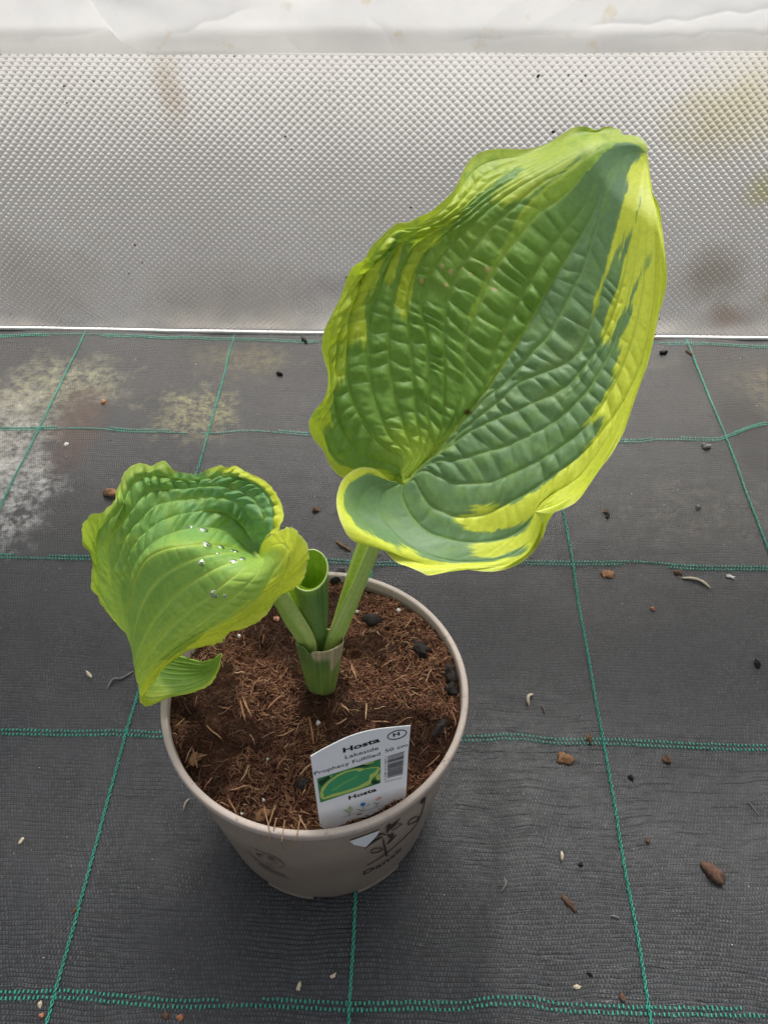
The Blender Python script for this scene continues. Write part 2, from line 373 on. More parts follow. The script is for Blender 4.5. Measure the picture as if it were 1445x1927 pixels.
for (x, y, r) in [(1012, 143, 5), (1041, 247, 5), (1070, 140, 2.5), (1101, 141, 3), (1095, 152, 3), (176, 152, 3), (192, 150, 2.5), (120, 161, 3.5), (126, 193, 3), (62, 152, 2), (537, 256, 3.5), (548, 280, 2.5), (773, 390, 3.5), (856, 307, 2.5), (254, 461, 4.5), (268, 494, 3.5), (243, 514, 3), (652, 521, 4), (440, 105, 2.5), (620, 170, 2), (638, 205, 2), (1232, 630, 4), (1240, 600, 3), (1130, 215, 2), (1235, 300, 2), (1300, 380, 2.2), (145, 275, 2), (20, 590, 3), (590, 400, 2), (700, 130, 2)]:
    c = on_y(float(x), float(y), WALL_Y-.0008); mb.add(*blob(c, r*.00030, x*.3, (1.2, .5, 1), .3, 5, 7))
sp = mb.build('dirt_speck', M_speck); keep(sp, wall); tag(sp, kind='stuff')

# the loose film hanging over the sheet's upper edge
def film_material():
    t = NT('milky_film'); p = t.pos()
    n = t.noise(p, 7, 5, .6, .4); n2 = t.noise(p, 30, 5, .6); st = t.noise(p, 48, 3, .5)
    col = t.ramp(n, (.3, (.49, .49, .487)), (.7, (.61, .605, .595)))
    col = t.mix(t.math('MULTIPLY', t.ramp(st, (.66, (0, 0, 0)), (.76, (1, 1, 1))), .45), col, (.45, .36, .20))
    col = t.mix(t.math('MULTIPLY', t.ramp(n2, (.55, (0, 0, 0)), (.8, (1, 1, 1))), .3), col, (.50, .52, .53))
    tr = t.n('BsdfTranslucent'); t.l(col, tr.inputs[0])
    cr = t.noise(p, 14, 4, .6, 1.0)
    d = t.princ(col, .25, .5, t.bump(cr, .3, .004))
    return t.done(t.mixs(.4, d, tr.outputs[0]))
M_film = film_material()
film = empty('plastic_film', (0, WALL_Y-.006, film_low))
tag(film, 'milky loose plastic film hanging creased along the top of the wall', 'plastic film')
fx = np.r_[np.linspace(-1.0, -.55, 50)[:-1], np.linspace(-.55, .55, 640), np.linspace(.55, 1.0, 50)[1:]]; fz = np.r_[np.linspace(0, .09, 90)[:-1], np.linspace(.09, .42, 40)]; FX, FZ = np.meshgrid(fx, fz, indexing='ij')
_cr = on_y(np.array([140., 190, 236, 262, 300]), np.array([-90., 0, 66, 82, 93]), WALL_Y)
def film_y(x, z):
    zz = z+film_low; xe = np.interp(-zz, -_cr[:, 2], _cr[:, 0]); d = x-xe
    fold = -.010*sstep(-.0004, .0016, d)*np.exp(-np.maximum(d, 0)/.035)*(.4+.6*sstep(.0, .02, z))
    for px, py, qx, qy, am_ in ((545, 55, 566, 92, .003), (700, 20, 735, 80, .002), (1110, 40, 1440, 15, .004), (60, 62, 190, 40, .003), (860, 70, 1100, 52, .002), (1190, 60, 1445, 66, .0025), (330, 50, 460, 10, .0025)):
        A, B = on_y(np.array([px, qx], float), np.array([py, qy], float), WALL_Y)[:, [0, 2]]; L = np.linalg.norm(B-A); e = (B-A)/L
        s_ = (x-A[0])*e[0]+(zz-A[1])*e[1]; r_ = (x-A[0])*-e[1]+(zz-A[1])*e[0]; r_ = r_+.003*vnoise(s_*60, px)
        fold = fold-.5*am_*np.exp(-np.abs(r_)/.0035)*sstep(-.01, .01, s_)*sstep(L+.02, L-.01, s_)
    return fold+WALL_Y-.008-.007*sstep(0, .05, z)*(.6+fbm(x*7+z*9, z*10, 0, 12, 3))-.002*np.abs(vnoise(x*16-z*22, z*6, 0, 2))*sstep(0, .03, z)-.002*(1+vnoise(x*9, 1, 0, 5))
slope = (on_y(1445., 88., WALL_Y)[2]-on_y(0., 94., WALL_Y)[2])/(on_y(1445., 88., WALL_Y)[0]-on_y(0., 94., WALL_Y)[0])
zlow = lambda x: film_low+slope*(x-0)+.0006*vnoise(np.asarray(x)*14, 2)
o = mesh_obj('sheet', np.stack([FX, film_y(FX, FZ), zlow(FX)+FZ], -1).reshape(-1, 3), grid_faces(len(fx), len(fz)), M_film); keep(o, film)
# ================================================================== POT
def pot_axis(s):   # s 0..1 from base to rim
    c = np.array([BASE[0], BASE[1], 0])*(1-s)+RIM*s; n = nrm(np.array([0, 0, 1.])*(1-s)+RN*s)
    e1 = nrm(np.cross([0, 1, 0], n)); e2 = np.cross(n, e1); return c, e1, e2, n
def pot_r(s): return RB+(RR-.0022-RB)*s
def pot_pt(s, a, r):
    c, e1, e2, n = pot_axis(s); a = np.asarray(a); return c+np.cos(a)[..., None]*e1*r+np.sin(a)[..., None]*e2*r
def pot_material():
    t = NT('shaded_taupe_plastic'); p = t.pos(); n = t.noise(p, 30, 5, .6); n2 = t.noise(p, 420, 3, .6)
    c = t.ramp(n, (.3, (.205, .163, .130)), (.7, (.245, .197, .158)))  # body toned darker for the shade on its sides
    c = t.mix(t.math('MULTIPLY', t.ramp(n2, (.64, (0, 0, 0)), (.74, (1, 1, 1))), .5), c, (.14, .10, .075))
    return t.done(t.princ(c, .48, .4, t.bump(n2, .12, .0004)))
def rim_material():
    t = NT('top_lit_pot_rim'); p = t.pos(); n = t.noise(p, 40, 5, .6); n2 = t.noise(p, 260, 4, .65)
    c = t.ramp(n, (.3, (.455, .38, .325)), (.7, (.525, .44, .38)))  # rim lightened in colour for the light from above
    c = t.mix(t.math('MULTIPLY', t.ramp(n2, (.60, (0, 0, 0)), (.74, (1, 1, 1))), .7), c, (.13, .08, .055))
    return t.done(t.princ(c, .5, .4, t.bump(n2, .15, .0004)))
M_pot, M_rim = pot_material(), rim_material()
pot = empty('plant_pot', (BASE[0], BASE[1], 0)); tag(pot, 'round taupe plastic plant pot with a rim painted as lit from above and dark printed plant drawing', 'plant pot')
NA = 128; ang = np.arange(NA)*2*np.pi/NA
prof = [(0.002, -.006), (.0, -.0008), (.004, -.0001), (.055, .0), (.058, .0007), (.065, .0011), (.5, .0011), (.955, .0011)]     # (s, radius offset)
rings = [pot_pt(s, ang, pot_r(s)+d) for s, d in prof]
inner = [pot_pt(s, ang, pot_r(s)-.0016) for s in (.955, .5, .05)]
o = mesh_obj('body', np.vstack(rings+inner), grid_faces(len(rings)+3, NA, True), M_pot); keep(o, pot)
lipp = [(-.0062, -.0030), (-.0062, -.0006), (-.0052, .0), (-.0012, .0), (-.0003, -.0004), (0, -.0011), (0, -.0032), (-.0004, -.0039), (-.0022, -.0043), (-.02, -.0062)]
c, e1, e2, n = pot_axis(1.0)
rings = [c+n*dz+(np.cos(ang)[:, None]*e1+np.sin(ang)[:, None]*e2)*(RR+dr) for dz, dr in lipp]
o = mesh_obj('rim', np.vstack(rings), grid_faces(len(rings), NA, True), M_rim); keep(o, pot)
for a0 in (-1.9, -1.05, -.2, .7, 1.6, 2.6, 3.5):                       # low feet under the base
    aa = np.linspace(a0-.16, a0+.28, 9)
    Vf = np.concatenate([pot_pt(0.0, aa, RB-.010), pot_pt(0.0, aa, RB+.0012), pot_pt(.03, aa, RB+.0012), pot_pt(.03, aa, RB-.010)])
    Ff = []
    for i in range(8):
        for k in range(4): Ff.append((k*9+i, k*9+i+1, ((k+1) % 4)*9+i+1, ((k+1) % 4)*9+i))
    Ff += [(0, 9, 18, 27), (8, 35, 26, 17)]
    o = mesh_obj('base_foot', Vf, Ff, M_pot, smooth=False); keep(o, pot)
def on_pot(px, py, off=.0004):
    d = ray(px, py).reshape(-1, 3); out = []
    for q in d:
        lo, hi = .25/1, .9
        tt = np.linspace(.30, .62, 900); P = CAM+q[None]*tt[:, None]
        s = np.clip(P[:, 2]/RIM[2], 0, 1); c = np.stack([BASE[0]+(RIM[0]-BASE[0])*s, BASE[1]+(RIM[1]-BASE[1])*s], -1)
        g = np.hypot(P[:, 0]-c[:, 0], P[:, 1]-c[:, 1])-(pot_r(s)+.0011+off)
        ok = np.where((g <= 0) & (P[:, 2] < RIM[2]-.004))[0]; i = ok[0] if len(ok) else int(np.argmin(g))
        out.append(P[i])
    return np.array(out)
M_ink = simple('dark_print', (.045, .034, .032), .6, .2, .1); M_faint = simple('faint_print', (.15, .115, .095), .6, .2, .1)
def ribbon(mb, pts, w, proj, n=24):
    P = resample(np.array([(a, b) for a, b in pts]), n); T = nrm(np.gradient(P, axis=0)); N = np.stack([-T[:, 1], T[:, 0]], -1)
    ww = np.interp(np.linspace(0, 1, n), np.linspace(0, 1, len(w)), w)[:, None] if isinstance(w, (list, tuple)) else w
    A, B = P+N*ww/2, P-N*ww/2
    V = np.concatenate([proj(A[:, 0], A[:, 1]), proj(B[:, 0], B[:, 1])])
    mb.add(V, [(i, i+1, n+i+1, n+i) for i in range(n-1)])
def c6(x, y): return 640+x/7.225, 1480+y/7.225
mb = MB()
for pts, wd in ([[(585, 715), (600, 800), (635, 955)], [2, 4, 5]], [[(335, 860), (430, 770), (580, 690)], [1, 5, 1.5]], [[(340, 855), (450, 720), (560, 655), (620, 665)], [1, 2.5, 2.5]],
                [[(640, 640), (660, 560), (690, 515)], [2, 7, 4]], [[(640, 660), (690, 690), (720, 640)], [3, 6, 3]], [[(650, 600), (740, 520), (820, 440)], [4, 3, 1]], [[(690, 610), (760, 580), (850, 515)], [1, 1.5, 1.2]],
                [[(690, 590), (770, 520), (850, 512)], [1.5, 1.5, 1]], [[(640, 800), (690, 740), (765, 665)], [1, 4, 1.5]], [[(415, 905), (450, 860), (530, 845), (580, 860), (520, 900), (430, 912), (415, 900)], 1.5],
                [[(365, 1085), (480, 1020), (640, 910), (860, 720), (1030, 540), (1110, 370), (1170, 150)], 1.1],
                [[(920, 525), (960, 460), (1040, 420), (1080, 425), (1040, 480), (960, 515), (925, 528)], 1.6], [[(1105, 400), (1130, 310), (1150, 200)], [1, 1.5, 2]], [[(1100, 240), (1130, 200), (1165, 150)], [2, 5, 1]]):
    ribbon(mb, [c6(*p) for p in pts], wd, on_pot)
o = mb.build('printed_plant_drawing', M_ink); keep(o, pot)
def text_mesh(s, bold=0.0, ratio=None):
    cu = bpy.data.curves.new('t', 'FONT'); cu.body = s; cu.size = 1; cu.resolution_u = 3; cu.offset = bold
    ob = bpy.data.objects.new('t', cu); C.objects.link(ob); dg = bpy.context.evaluated_depsgraph_get(); dg.update()
    me = bpy.data.meshes.new_from_object(ob.evaluated_get(dg)); V = np.array([v.co[:] for v in me.vertices]); F = [tuple(p.vertices) for p in me.polygons]
    bpy.data.objects.remove(ob); bpy.data.curves.remove(cu); bpy.data.meshes.remove(me)
    V[:, 0] -= V[:, 0].min(); return V, F
def text_on(mb, s, A, B, U, proj, bold=0.0, curve=None):
    V, F = text_mesh(s, bold); wd = V[:, 0].max(); A = np.array(A, float); B = np.array(B, float); U = np.array(U, float)
    if curve is None: Q = A+(B-A)*(V[:, :1]/wd)+U*(V[:, 1:2]/.70)
    else:
        cc = resample(np.array(curve, float), 60); k = V[:, 0]/wd*59; i = np.clip(k.astype(int), 0, 58); f = (k-i)[:, None]
        Q = cc[i]*(1-f)+cc[i+1]*f+U*(V[:, 1:2]/.70)
    mb.add(proj(Q[:, 0], Q[:, 1]), F)
mb = MB(); text_on(mb, 'Dansk', None or (0, 0), (0, 0), (0.3, -6.8), on_pot, .012, [c6(315, 1215), c6(450, 1150), c6(570, 1085), c6(690, 1000), c6(780, 925), c6(850, 850)])
o = mb.build('printed_lettering', M_ink); keep(o, pot)
def c5(x, y): return 400+x/6.568, 1520+y/6.57
mb = MB()
ribbon(mb, [c5(440, 490), c5(600, 560), c5(760, 620), c5(860, 690), c5(875, 735), c5(810, 755)], [.6, .8, 1, 1.3, 1.6, .8], on_pot, 40)
ribbon(mb, [c5(430, 520), c5(500, 620), c5(640, 720), c5(800, 765)], [.6, .9, .9, .6], on_pot, 40)
ribbon(mb, [c5(640, 690), c5(720, 705), c5(790, 690), c5(770, 655), c5(690, 610)], .8, on_pot, 40)
ribbon(mb, [c5(560, 700), c5(740, 790), c5(890, 850)], 1.2, on_pot); ribbon(mb, [c5(600, 740), c5(760, 820), c5(945, 893)], .9, on_pot)
ribbon(mb, [c5(675, 625), c5(710, 640), c5(755, 670)], [2, 6, 1], on_pot); ribbon(mb, [c5(530, 575), c5(580, 600), c5(625, 585)], [1, 4, 1], on_pot); ribbon(mb, [c5(560, 590), c5(590, 625)], [3, 2], on_pot)
o = mb.build('printed_emblem', M_faint); keep(o, pot)

# ================================================================== COMPOST
SOIL = RIM-RN*.0058
sc_, se1, se2, sn = SOIL, *pot_axis(1.0)[1:3], RN
def soil_h(x, y):   # local plane coordinates (m) -> height above the soil plane
    r = np.hypot(x, y)
    return -.013*np.exp(-((x-.028)/.034)**2-((y+.079)/.017)**2)+.0062*fbm(x*34, y*38, 0, 21, 3)+.0022*fbm(x*160, y*160, 0, 4, 3)+.003*np.exp(-(r/.05)**2)-.0022*sstep(.082, .092, r)
def soil_pt(x, y, up=0.0):
    x = np.asarray(x, float); y = np.asarray(y, float)
    return sc_+x[..., None]*se1+y[..., None]*se2+(soil_h(x, y)+up)[..., None]*sn
def soil_xy(px, py):
    P = on_plane(np.asarray(px, float), np.asarray(py, float), sc_+sn*.002, sn); return (P-sc_)@se1, (P-sc_)@se2
compost = empty('potting_compost', tuple(sc_)); tag(compost, 'brown coir compost full of pale straw-like fibres filling the pot', 'compost')
def soil_material():
    t = NT('coir_compost'); p = t.pos(); n = t.noise(p, 70, 6, .7); n2 = t.noise(p, 500, 4, .7); n3 = t.noise(p, 22, 3, .6)
    c = t.ramp(n, (.30, (.016, .0085, .006)), (.52, (.075, .032, .018)), (.72, (.17, .078, .042)))
    c = t.mix(t.math('MULTIPLY', t.ramp(n3, (.4, (0, 0, 0)), (.65, (1, 1, 1))), .6), c, (.016, .009, .007))
    return t.done(t.princ(c, .95, .1, t.bump(t.math('ADD', n2, n), 1.0, .003)))
nr, na = 80, 220; rr = np.linspace(0, .0930, nr); aa = np.arange(na)*2*np.pi/na; R_, A_ = np.meshgrid(rr, aa, indexing='ij')
o = mesh_obj('soil_surface', soil_pt(R_*np.cos(A_), R_*np.sin(A_)).reshape(-1, 3), grid_faces(nr, na, True), soil_material()); keep(o, compost)
M_fib = vcol_mat('coir_fibre', .75, .25, 400, .2, .2)
def strand(x, y, L, a, lift, curl, rad, npt=6, tilt=0.0):
    t_ = np.linspace(-.5, .5, npt); an = a+curl*t_; dx = np.cumsum(np.cos(an))*L/npt; dy = np.cumsum(np.sin(an))*L/npt
    X = x+dx-dx.mean(); Y = y+dy-dy.mean(); r = np.hypot(X, Y); k = np.minimum(1, .0905/np.maximum(r, 1e-6)); X *= k; Y *= k
    return soil_pt(X, Y, lift+tilt*L*(t_+.5)+.0004*np.sin(t_*9))
def fibre_color(k):
    q = random.random()
    if q < .42: b = (.125, .052, .030)
    elif q < .76: b = (.235, .108, .060)
    elif q < .93: b = (.31, .165, .09)
    else: b = (.42, .275, .15)
    f = random.uniform(.72, 1.5); return tuple(v*f for v in b)
NF = 17000; npt = 5; k3 = 3
ra = .0905*np.sqrt(RNG.random(NF)); ta = RNG.random(NF)*2*np.pi; fx_, fy_ = ra*np.cos(ta), ra*np.sin(ta)
dens = fbm(fx_*30, fy_*30, 0, 44, 2); an = RNG.random(NF)*2*np.pi; L = .0025+.0065*RNG.random(NF)**1.6; curl = RNG.normal(size=NF)*1.0
t_ = np.linspace(-.5, .5, npt); AN = an[:, None]+curl[:, None]*t_[None]
X = np.cumsum(np.cos(AN), 1)*L[:, None]/npt; Y = np.cumsum(np.sin(AN), 1)*L[:, None]/npt
X = X-X.mean(1, keepdims=True)+fx_[:, None]; Y = Y-Y.mean(1, keepdims=True)+fy_[:, None]
r = np.hypot(X, Y); kk = np.minimum(1, .0908/r); X *= kk; Y *= kk
tl = np.clip(RNG.normal(size=NF)*.28, -.5, .6); P = soil_pt(X, Y, (.0004+.0012*RNG.random(NF))[:, None]+(tl*L)[:, None]*(t_+.2)[None])
T = nrm(np.gradient(P, axis=1)); S_ = nrm(np.cross(T, sn)); N_ = np.cross(S_, T); rad = (.00011+.00024*RNG.random(NF)**2.2)[:, None, None, None]*np.array([.6, 1, 1, .9, .4])[None, :, None, None]
th = np.arange(k3)*2*np.pi/k3
V = P[:, :, None]+rad*(np.cos(th)[None, None, :, None]*S_[:, :, None]+.7*np.sin(th)[None, None, :, None]*N_[:, :, None])
gf = grid_faces(npt, k3, True); F = (np.arange(NF)[:, None, None]*npt*k3+gf[None]).reshape(-1, 4)
col = np.array([fibre_color(i) for i in range(NF)]); dk = np.where(dens < -.14, .42, 1.05)[:, None]*(1+.25*dens[:, None])
o = mesh_obj('fine_fibre', V.reshape(-1, 3), F, M_fib, col=np.repeat(col*dk, npt*k3, 0)); keep(o, compost); tag(o, kind='stuff')
# the larger straws, each its own piece
straws = [((456, 1312), (476, 1362)), ((452, 1318), (463, 1366)), ((581, 1351), (593, 1414)), ((695, 1365), (738, 1362)), ((847, 1343), (861, 1376)), ((657, 1245), (675, 1277)), ((792, 1309), (818, 1290)),
          ((660, 1252), (672, 1284)), ((500, 1345), (535, 1312)), ((345, 1440), (372, 1412)), ((362, 1405), (372, 1450)), ((355, 1428), (392, 1418)), ((600, 1230), (640, 1224)), ((715, 1258), (752, 1240)), ((735, 1290), (770, 1275)),
          ((520, 1290), (545, 1262)), ((436, 1240), (470, 1252)), ((480, 1236), (500, 1262)), ((438, 1266), (462, 1264)), ((690, 1330), (688, 1366)), ((740, 1370), (780, 1350)), ((800, 1442), (830, 1418)), ((806, 1466), (822, 1476)), ((640, 1330), (660, 1350)),
          ((410, 1330), (436, 1342)), ((388, 1370), (420, 1392)), ((330, 1372), (350, 1352)), ((560, 1180), (548, 1215)), ((760, 1190), (776, 1172)), ((720, 1180), (742, 1172)), ((800, 1290), (812, 1262)), ((520, 1390), (560, 1376)), ((540, 1420), (520, 1452)), ((470, 1440), (452, 1476)),
          ((430, 1490), (470, 1478)), ((490, 1500), (510, 1470)), ((400, 1460), (380, 1484)), ((500, 1556), (520, 1512)), ((428, 1500), (446, 1530)), ((560, 1525), (578, 1560)), ((590, 1440), (560, 1462)), ((630, 1372), (655, 1358))]
lst = []
for (a, b) in straws:
    x, y = soil_xy([a[0], b[0]], [a[1], b[1]]); lst.append((x.mean(), y.mean(), math.hypot(x[1]-x[0], y[1]-y[0]), math.atan2(y[1]-y[0], x[1]-x[0]), random.uniform(.0003, .0006), 1))
for i in range(150):
    q = .086*math.sqrt(random.random()); a = random.uniform(0, 6.283)
    lst.append((q*math.cos(a), q*math.sin(a), random.uniform(.005, .013), random.uniform(0, 6.283), random.uniform(.00014, .00030), 0))
for x, y, L, a, rd, big in lst:
    mb = MB(); c = random.choice([(.40, .235, .125), (.33, .175, .095), (.27, .135, .075), (.46, .30, .17)]) if big or random.random() < .35 else random.choice([(.19, .095, .052), (.24, .125, .07)])
    mb.tube(strand(x, y, L, a, random.uniform(.0015, .003), random.gauss(0, .3), rd, 7, random.uniform(-.05, .18)), np.array([.5, .9, 1, 1, 1, .9, .35])*rd, 5, c, .55)
    keep(mb.build('coir_strand', M_fib, col=True), compost)
for a, b, c_, d_ in (((497, 1520), (508, 1570), (500, 1585), (488, 1572)), ((566, 1535), (556, 1580), (540, 1598), (528, 1592)), ((520, 1540), (515, 1562), (512, 1580), (508, 1586)), ((536, 1545), (530, 1585), (532, 1592), (533, 1600))):
    P = [on_plane(float(a[0]), float(a[1]), sc_+sn*.004, sn), on_plane(float(b[0]), float(b[1]), RIM+RN*.0008, RN), on_pot([c_[0]], [c_[1]], .0030)[0], on_pot([d_[0]], [d_[1]], .0018)[0]]
    mb = MB(); mb.tube(resample(np.array(P), 14), np.linspace(.0004, .00018, 14), 5, (.34, .20, .11)); keep(mb.build('coir_strand', M_fib, col=True), compost)
M_bark = simple('black_bark', (.020, .015, .013), .75, .3, .4, 200); M_perl = simple('white_perlite', (.75, .74, .70), .8, .3, .1)
M_tan = simple('tan_coir', (.23, .125, .065), .9, .2, .5, 400); M_pink = simple('pink_grit', (.48, .24, .16), .8, .2, .15)
ROT = {1341: -.75, 1069: -.85, 562: 1.4, 1056: 1.4, 626: .6, 167: -.7, 1085: .2}
def piece(name, px, py, rpx, mat, label, cat, sq=(1, 1, .7), group=None, rough=.25, soil=True, seed=0, lift=.3):
    if soil: x, y = soil_xy(px, py); c = soil_pt(x, y); 
    else: c = on_z(float(px), float(py), 0.0); c[2] = float(gz(c[0], c[1]))
    r = rpx*(.80 if name == 'bark_chip' else .88)/FPX*float((c-CAM)@FW); c = c+np.array([0, 0, r*sq[2]*lift+(.0004 if not soil else .0006)])
    V, F = blob((0, 0, 0), r, px*.37+seed, sq, rough, 9, 12)
    o = mesh_obj(name, V, F, mat); o.location = c; o.rotation_euler[2] = ROT.get(px, (px*1.7) % 6.28)
    return tag(o, label, cat, group)
piece('bark_chip', 700, 1166, 19, M_bark, 'round black bark chip right of the thick leaf stalk', 'bark chip', (1.1, .9, .8), rough=.12)
piece('bark_chip', 636, 1083, 17, M_bark, 'black bark chip at the far inner edge of the rim between the stalks', 'bark chip', (1.3, .9, .9), rough=.12)
piece('bark_chip', 790, 1222, 17, M_bark, 'ragged black bark chip beside the tan tuft on the right of the compost', 'bark chip', (1.5, .8, .5), rough=.45)
piece('bark_chip', 846, 1268, 19, M_bark, 'upper of two black bark chips against the right inner rim', 'bark chip', (.9, 1.2, .7), rough=.4)
piece('bark_chip', 848, 1298, 15, M_bark, 'lower of two black bark chips against the right inner rim', 'bark chip', (1, 1, .7), rough=.4)
piece('bark_chip', 828, 1372, 17, M_bark, 'long flat black bark chip in the compost right of the label', 'bark chip', (1.7, .6, .5), rough=.4)
piece('bark_chip', 569, 1474, 14, M_bark, 'small black bark chip left of the printed label', 'bark chip', (1.2, .9, .6), rough=.4)
piece('coir_tuft', 818, 1250, 15, M_tan, 'pale tan lump of coir near the right rim', 'coir', (1, 1, .7), rough=.5)
piece('coir_tuft', 492, 1530, 14, M_tan, 'yellowish coir tuft near the front rim', 'coir', (1, 1, .7), rough=.55)
piece('coir_tuft', 366, 1424, 13, M_tan, 'straw coloured coir tuft near the left rim', 'coir', (1, 1, .6), rough=.55)
piece('grit', 520, 1165, 6.5, M_pink, 'pink grain of grit behind the curled leaf stalk', 'grit')
for px, py, r, lb in ((750, 1150, 4.2, 'white perlite grain on the compost nearest the back right rim'), (672, 1150, 3.4, 'white perlite grain beside the round black bark chip'), (449, 1192, 4, 'white perlite grain in the compost under the curled leaf edge'), (599, 1363, 5, 'larger white perlite grain just above the label'), (503, 1427, 3, 'tiny white perlite grain in the middle of the compost left of the label'), (495, 1503, 3.4, 'tiny white perlite grain in the compost above the front tuft'), (454, 1526, 3.4, 'tiny white perlite grain near the front left rim')):
    piece('perlite_grain', px, py, r, M_perl, lb, 'perlite', (1, 1, .9), 'perlite grains in the compost')

# ================================================================== HOSTA PLANT
def leaf_material(name, trans=.30, rough=.47):
    t = NT(name); a = t.n('Attribute', attribute_name='Col'); p = t.pos()
    n = t.noise(p, 420, 4, .65); n2 = t.noise(p, 60, 4, .6); n3 = t.noise(p, 1900, 2)
    c = t.mix(1.0, a.outputs['Color'], t.ramp(n, (.25, (.86, .88, .84)), (.75, (1.12, 1.10, 1.1))), 'MULTIPLY')
    c = t.mix(1.0, c, t.ramp(n2, (.3, (.93, .95, .9)), (.7, (1.07, 1.05, 1.06))), 'MULTIPLY')
    d = t.princ(c, t.ramp(n2, (.3, (rough-.06,)*3), (.7, (rough+.1,)*3)), .30, t.bump(t.math('ADD', n, t.math('MULTIPLY', n3, .4)), .18, .0006))
    tr = t.n('BsdfTranslucent'); tc = t.n('Gamma'); t.l(c, tc.inputs[0]); tc.inputs[1].default_value = .85
    t.l(t.mix(1.0, tc.outputs[0], (1.0, 1.05, .45), 'MULTIPLY'), tr.inputs[0])
    return t.done(t.mixs(trans, d, tr.outputs[0]))
M_leaf = leaf_material('variegated_leaf', .36)
M_stalk = leaf_material('leaf_stalk', .12, .4)
plant_x, plant_y = soil_xy(605., 1296.)
PB = soil_pt(plant_x, plant_y)
plant = empty('hosta_plant', tuple(PB)); tag(plant, 'potted hosta with one tall variegated leaf, one drooping curled leaf and a rolled shoot', 'plant')

def leaf_surface(curves, nu, nv):
    vs = np.array([c[0] for c in curves]); G = np.stack([resample(c[1], nu) for c in curves])    # (nc, nu, 3)
    vv = np.sort(np.unique(np.r_[np.linspace(-1, 1, nv), vs])); out = np.zeros((nu, len(vv), G.shape[2]))
    T = np.gradient(G, vs, axis=0); strip = np.clip(np.searchsorted(vs, vv, side='right')-1, 0, len(vs)-2)
    h = (vs[strip+1]-vs[strip]); ww = (vv-vs[strip])/h
    t = ww[:, None, None]; hh = h[:, None, None]*.9
    P = (2*t**3-3*t*t+1)*G[strip]+(t**3-2*t*t+t)*hh*T[strip]+(-2*t**3+3*t*t)*G[strip+1]+(t**3-t*t)*hh*T[strip+1]
    return P.transpose(1, 0, 2), vv, strip, ww, vs
def grid_normals(P):
    N = nrm(np.cross(np.gradient(P, axis=0), np.gradient(P, axis=1)))
    s = np.sign((N*(CAM-P)).sum(-1)); return N, s
def pucker(P, vv, strip, ww, vs, amp, lam, seed):
    """quilted relief: a row of bumps between each pair of veins, the veins sunk"""
    nu, nv = P.shape[:2]; ns = len(vs)-1; H = np.zeros((nu, nv))
    for k in range(ns):
        idx = np.where(strip == k)[0]; mid = P[:, idx[len(idx)//2]]
        s = np.r_[0, np.cumsum(np.linalg.norm(np.diff(mid, axis=0), axis=1))]
        ph = 2*np.pi*s/lam+2.2*vnoise(s*70, k*5.3, 0, seed)+k*2.4
        wv_ = .34*np.sin(ph)+.50*vnoise(s*170, k*3.7, 0, seed+3)+.25*vnoise(s[:]*330, k*9.1, 0, seed+5)
        w_ = ww[idx]; wid = np.linalg.norm(P[:, idx[-1]]-P[:, idx[0]], axis=1)
        skew = (w_-.5)*1.3
        A = np.sin(np.pi*w_)[None]**.7
        sj = s[:, None]+.0022*skew[None]*np.sin(k*1.9+s[:, None]*60)
        ph2 = np.pi*sj/lam+1.9*vnoise(sj*85, k*5.3+skew[None]*.35, 0, seed)+k*2.4
        big = .55+.45*vnoise(sj*75, k*2.3, 0, seed+9)
        wv2 = .95*big*(np.abs(np.sin(ph2))**.62-.62)+.34*vnoise(sj*150, k*3.7+skew[None]*.6, 0, seed+3)+.12*vnoise(s[:, None]*420, k*9.1+skew[None]*2.2, 0, seed+5)
        H[:, idx] = A*(.35+wv2)*np.minimum(1, wid/.006)[:, None]
    return H*amp

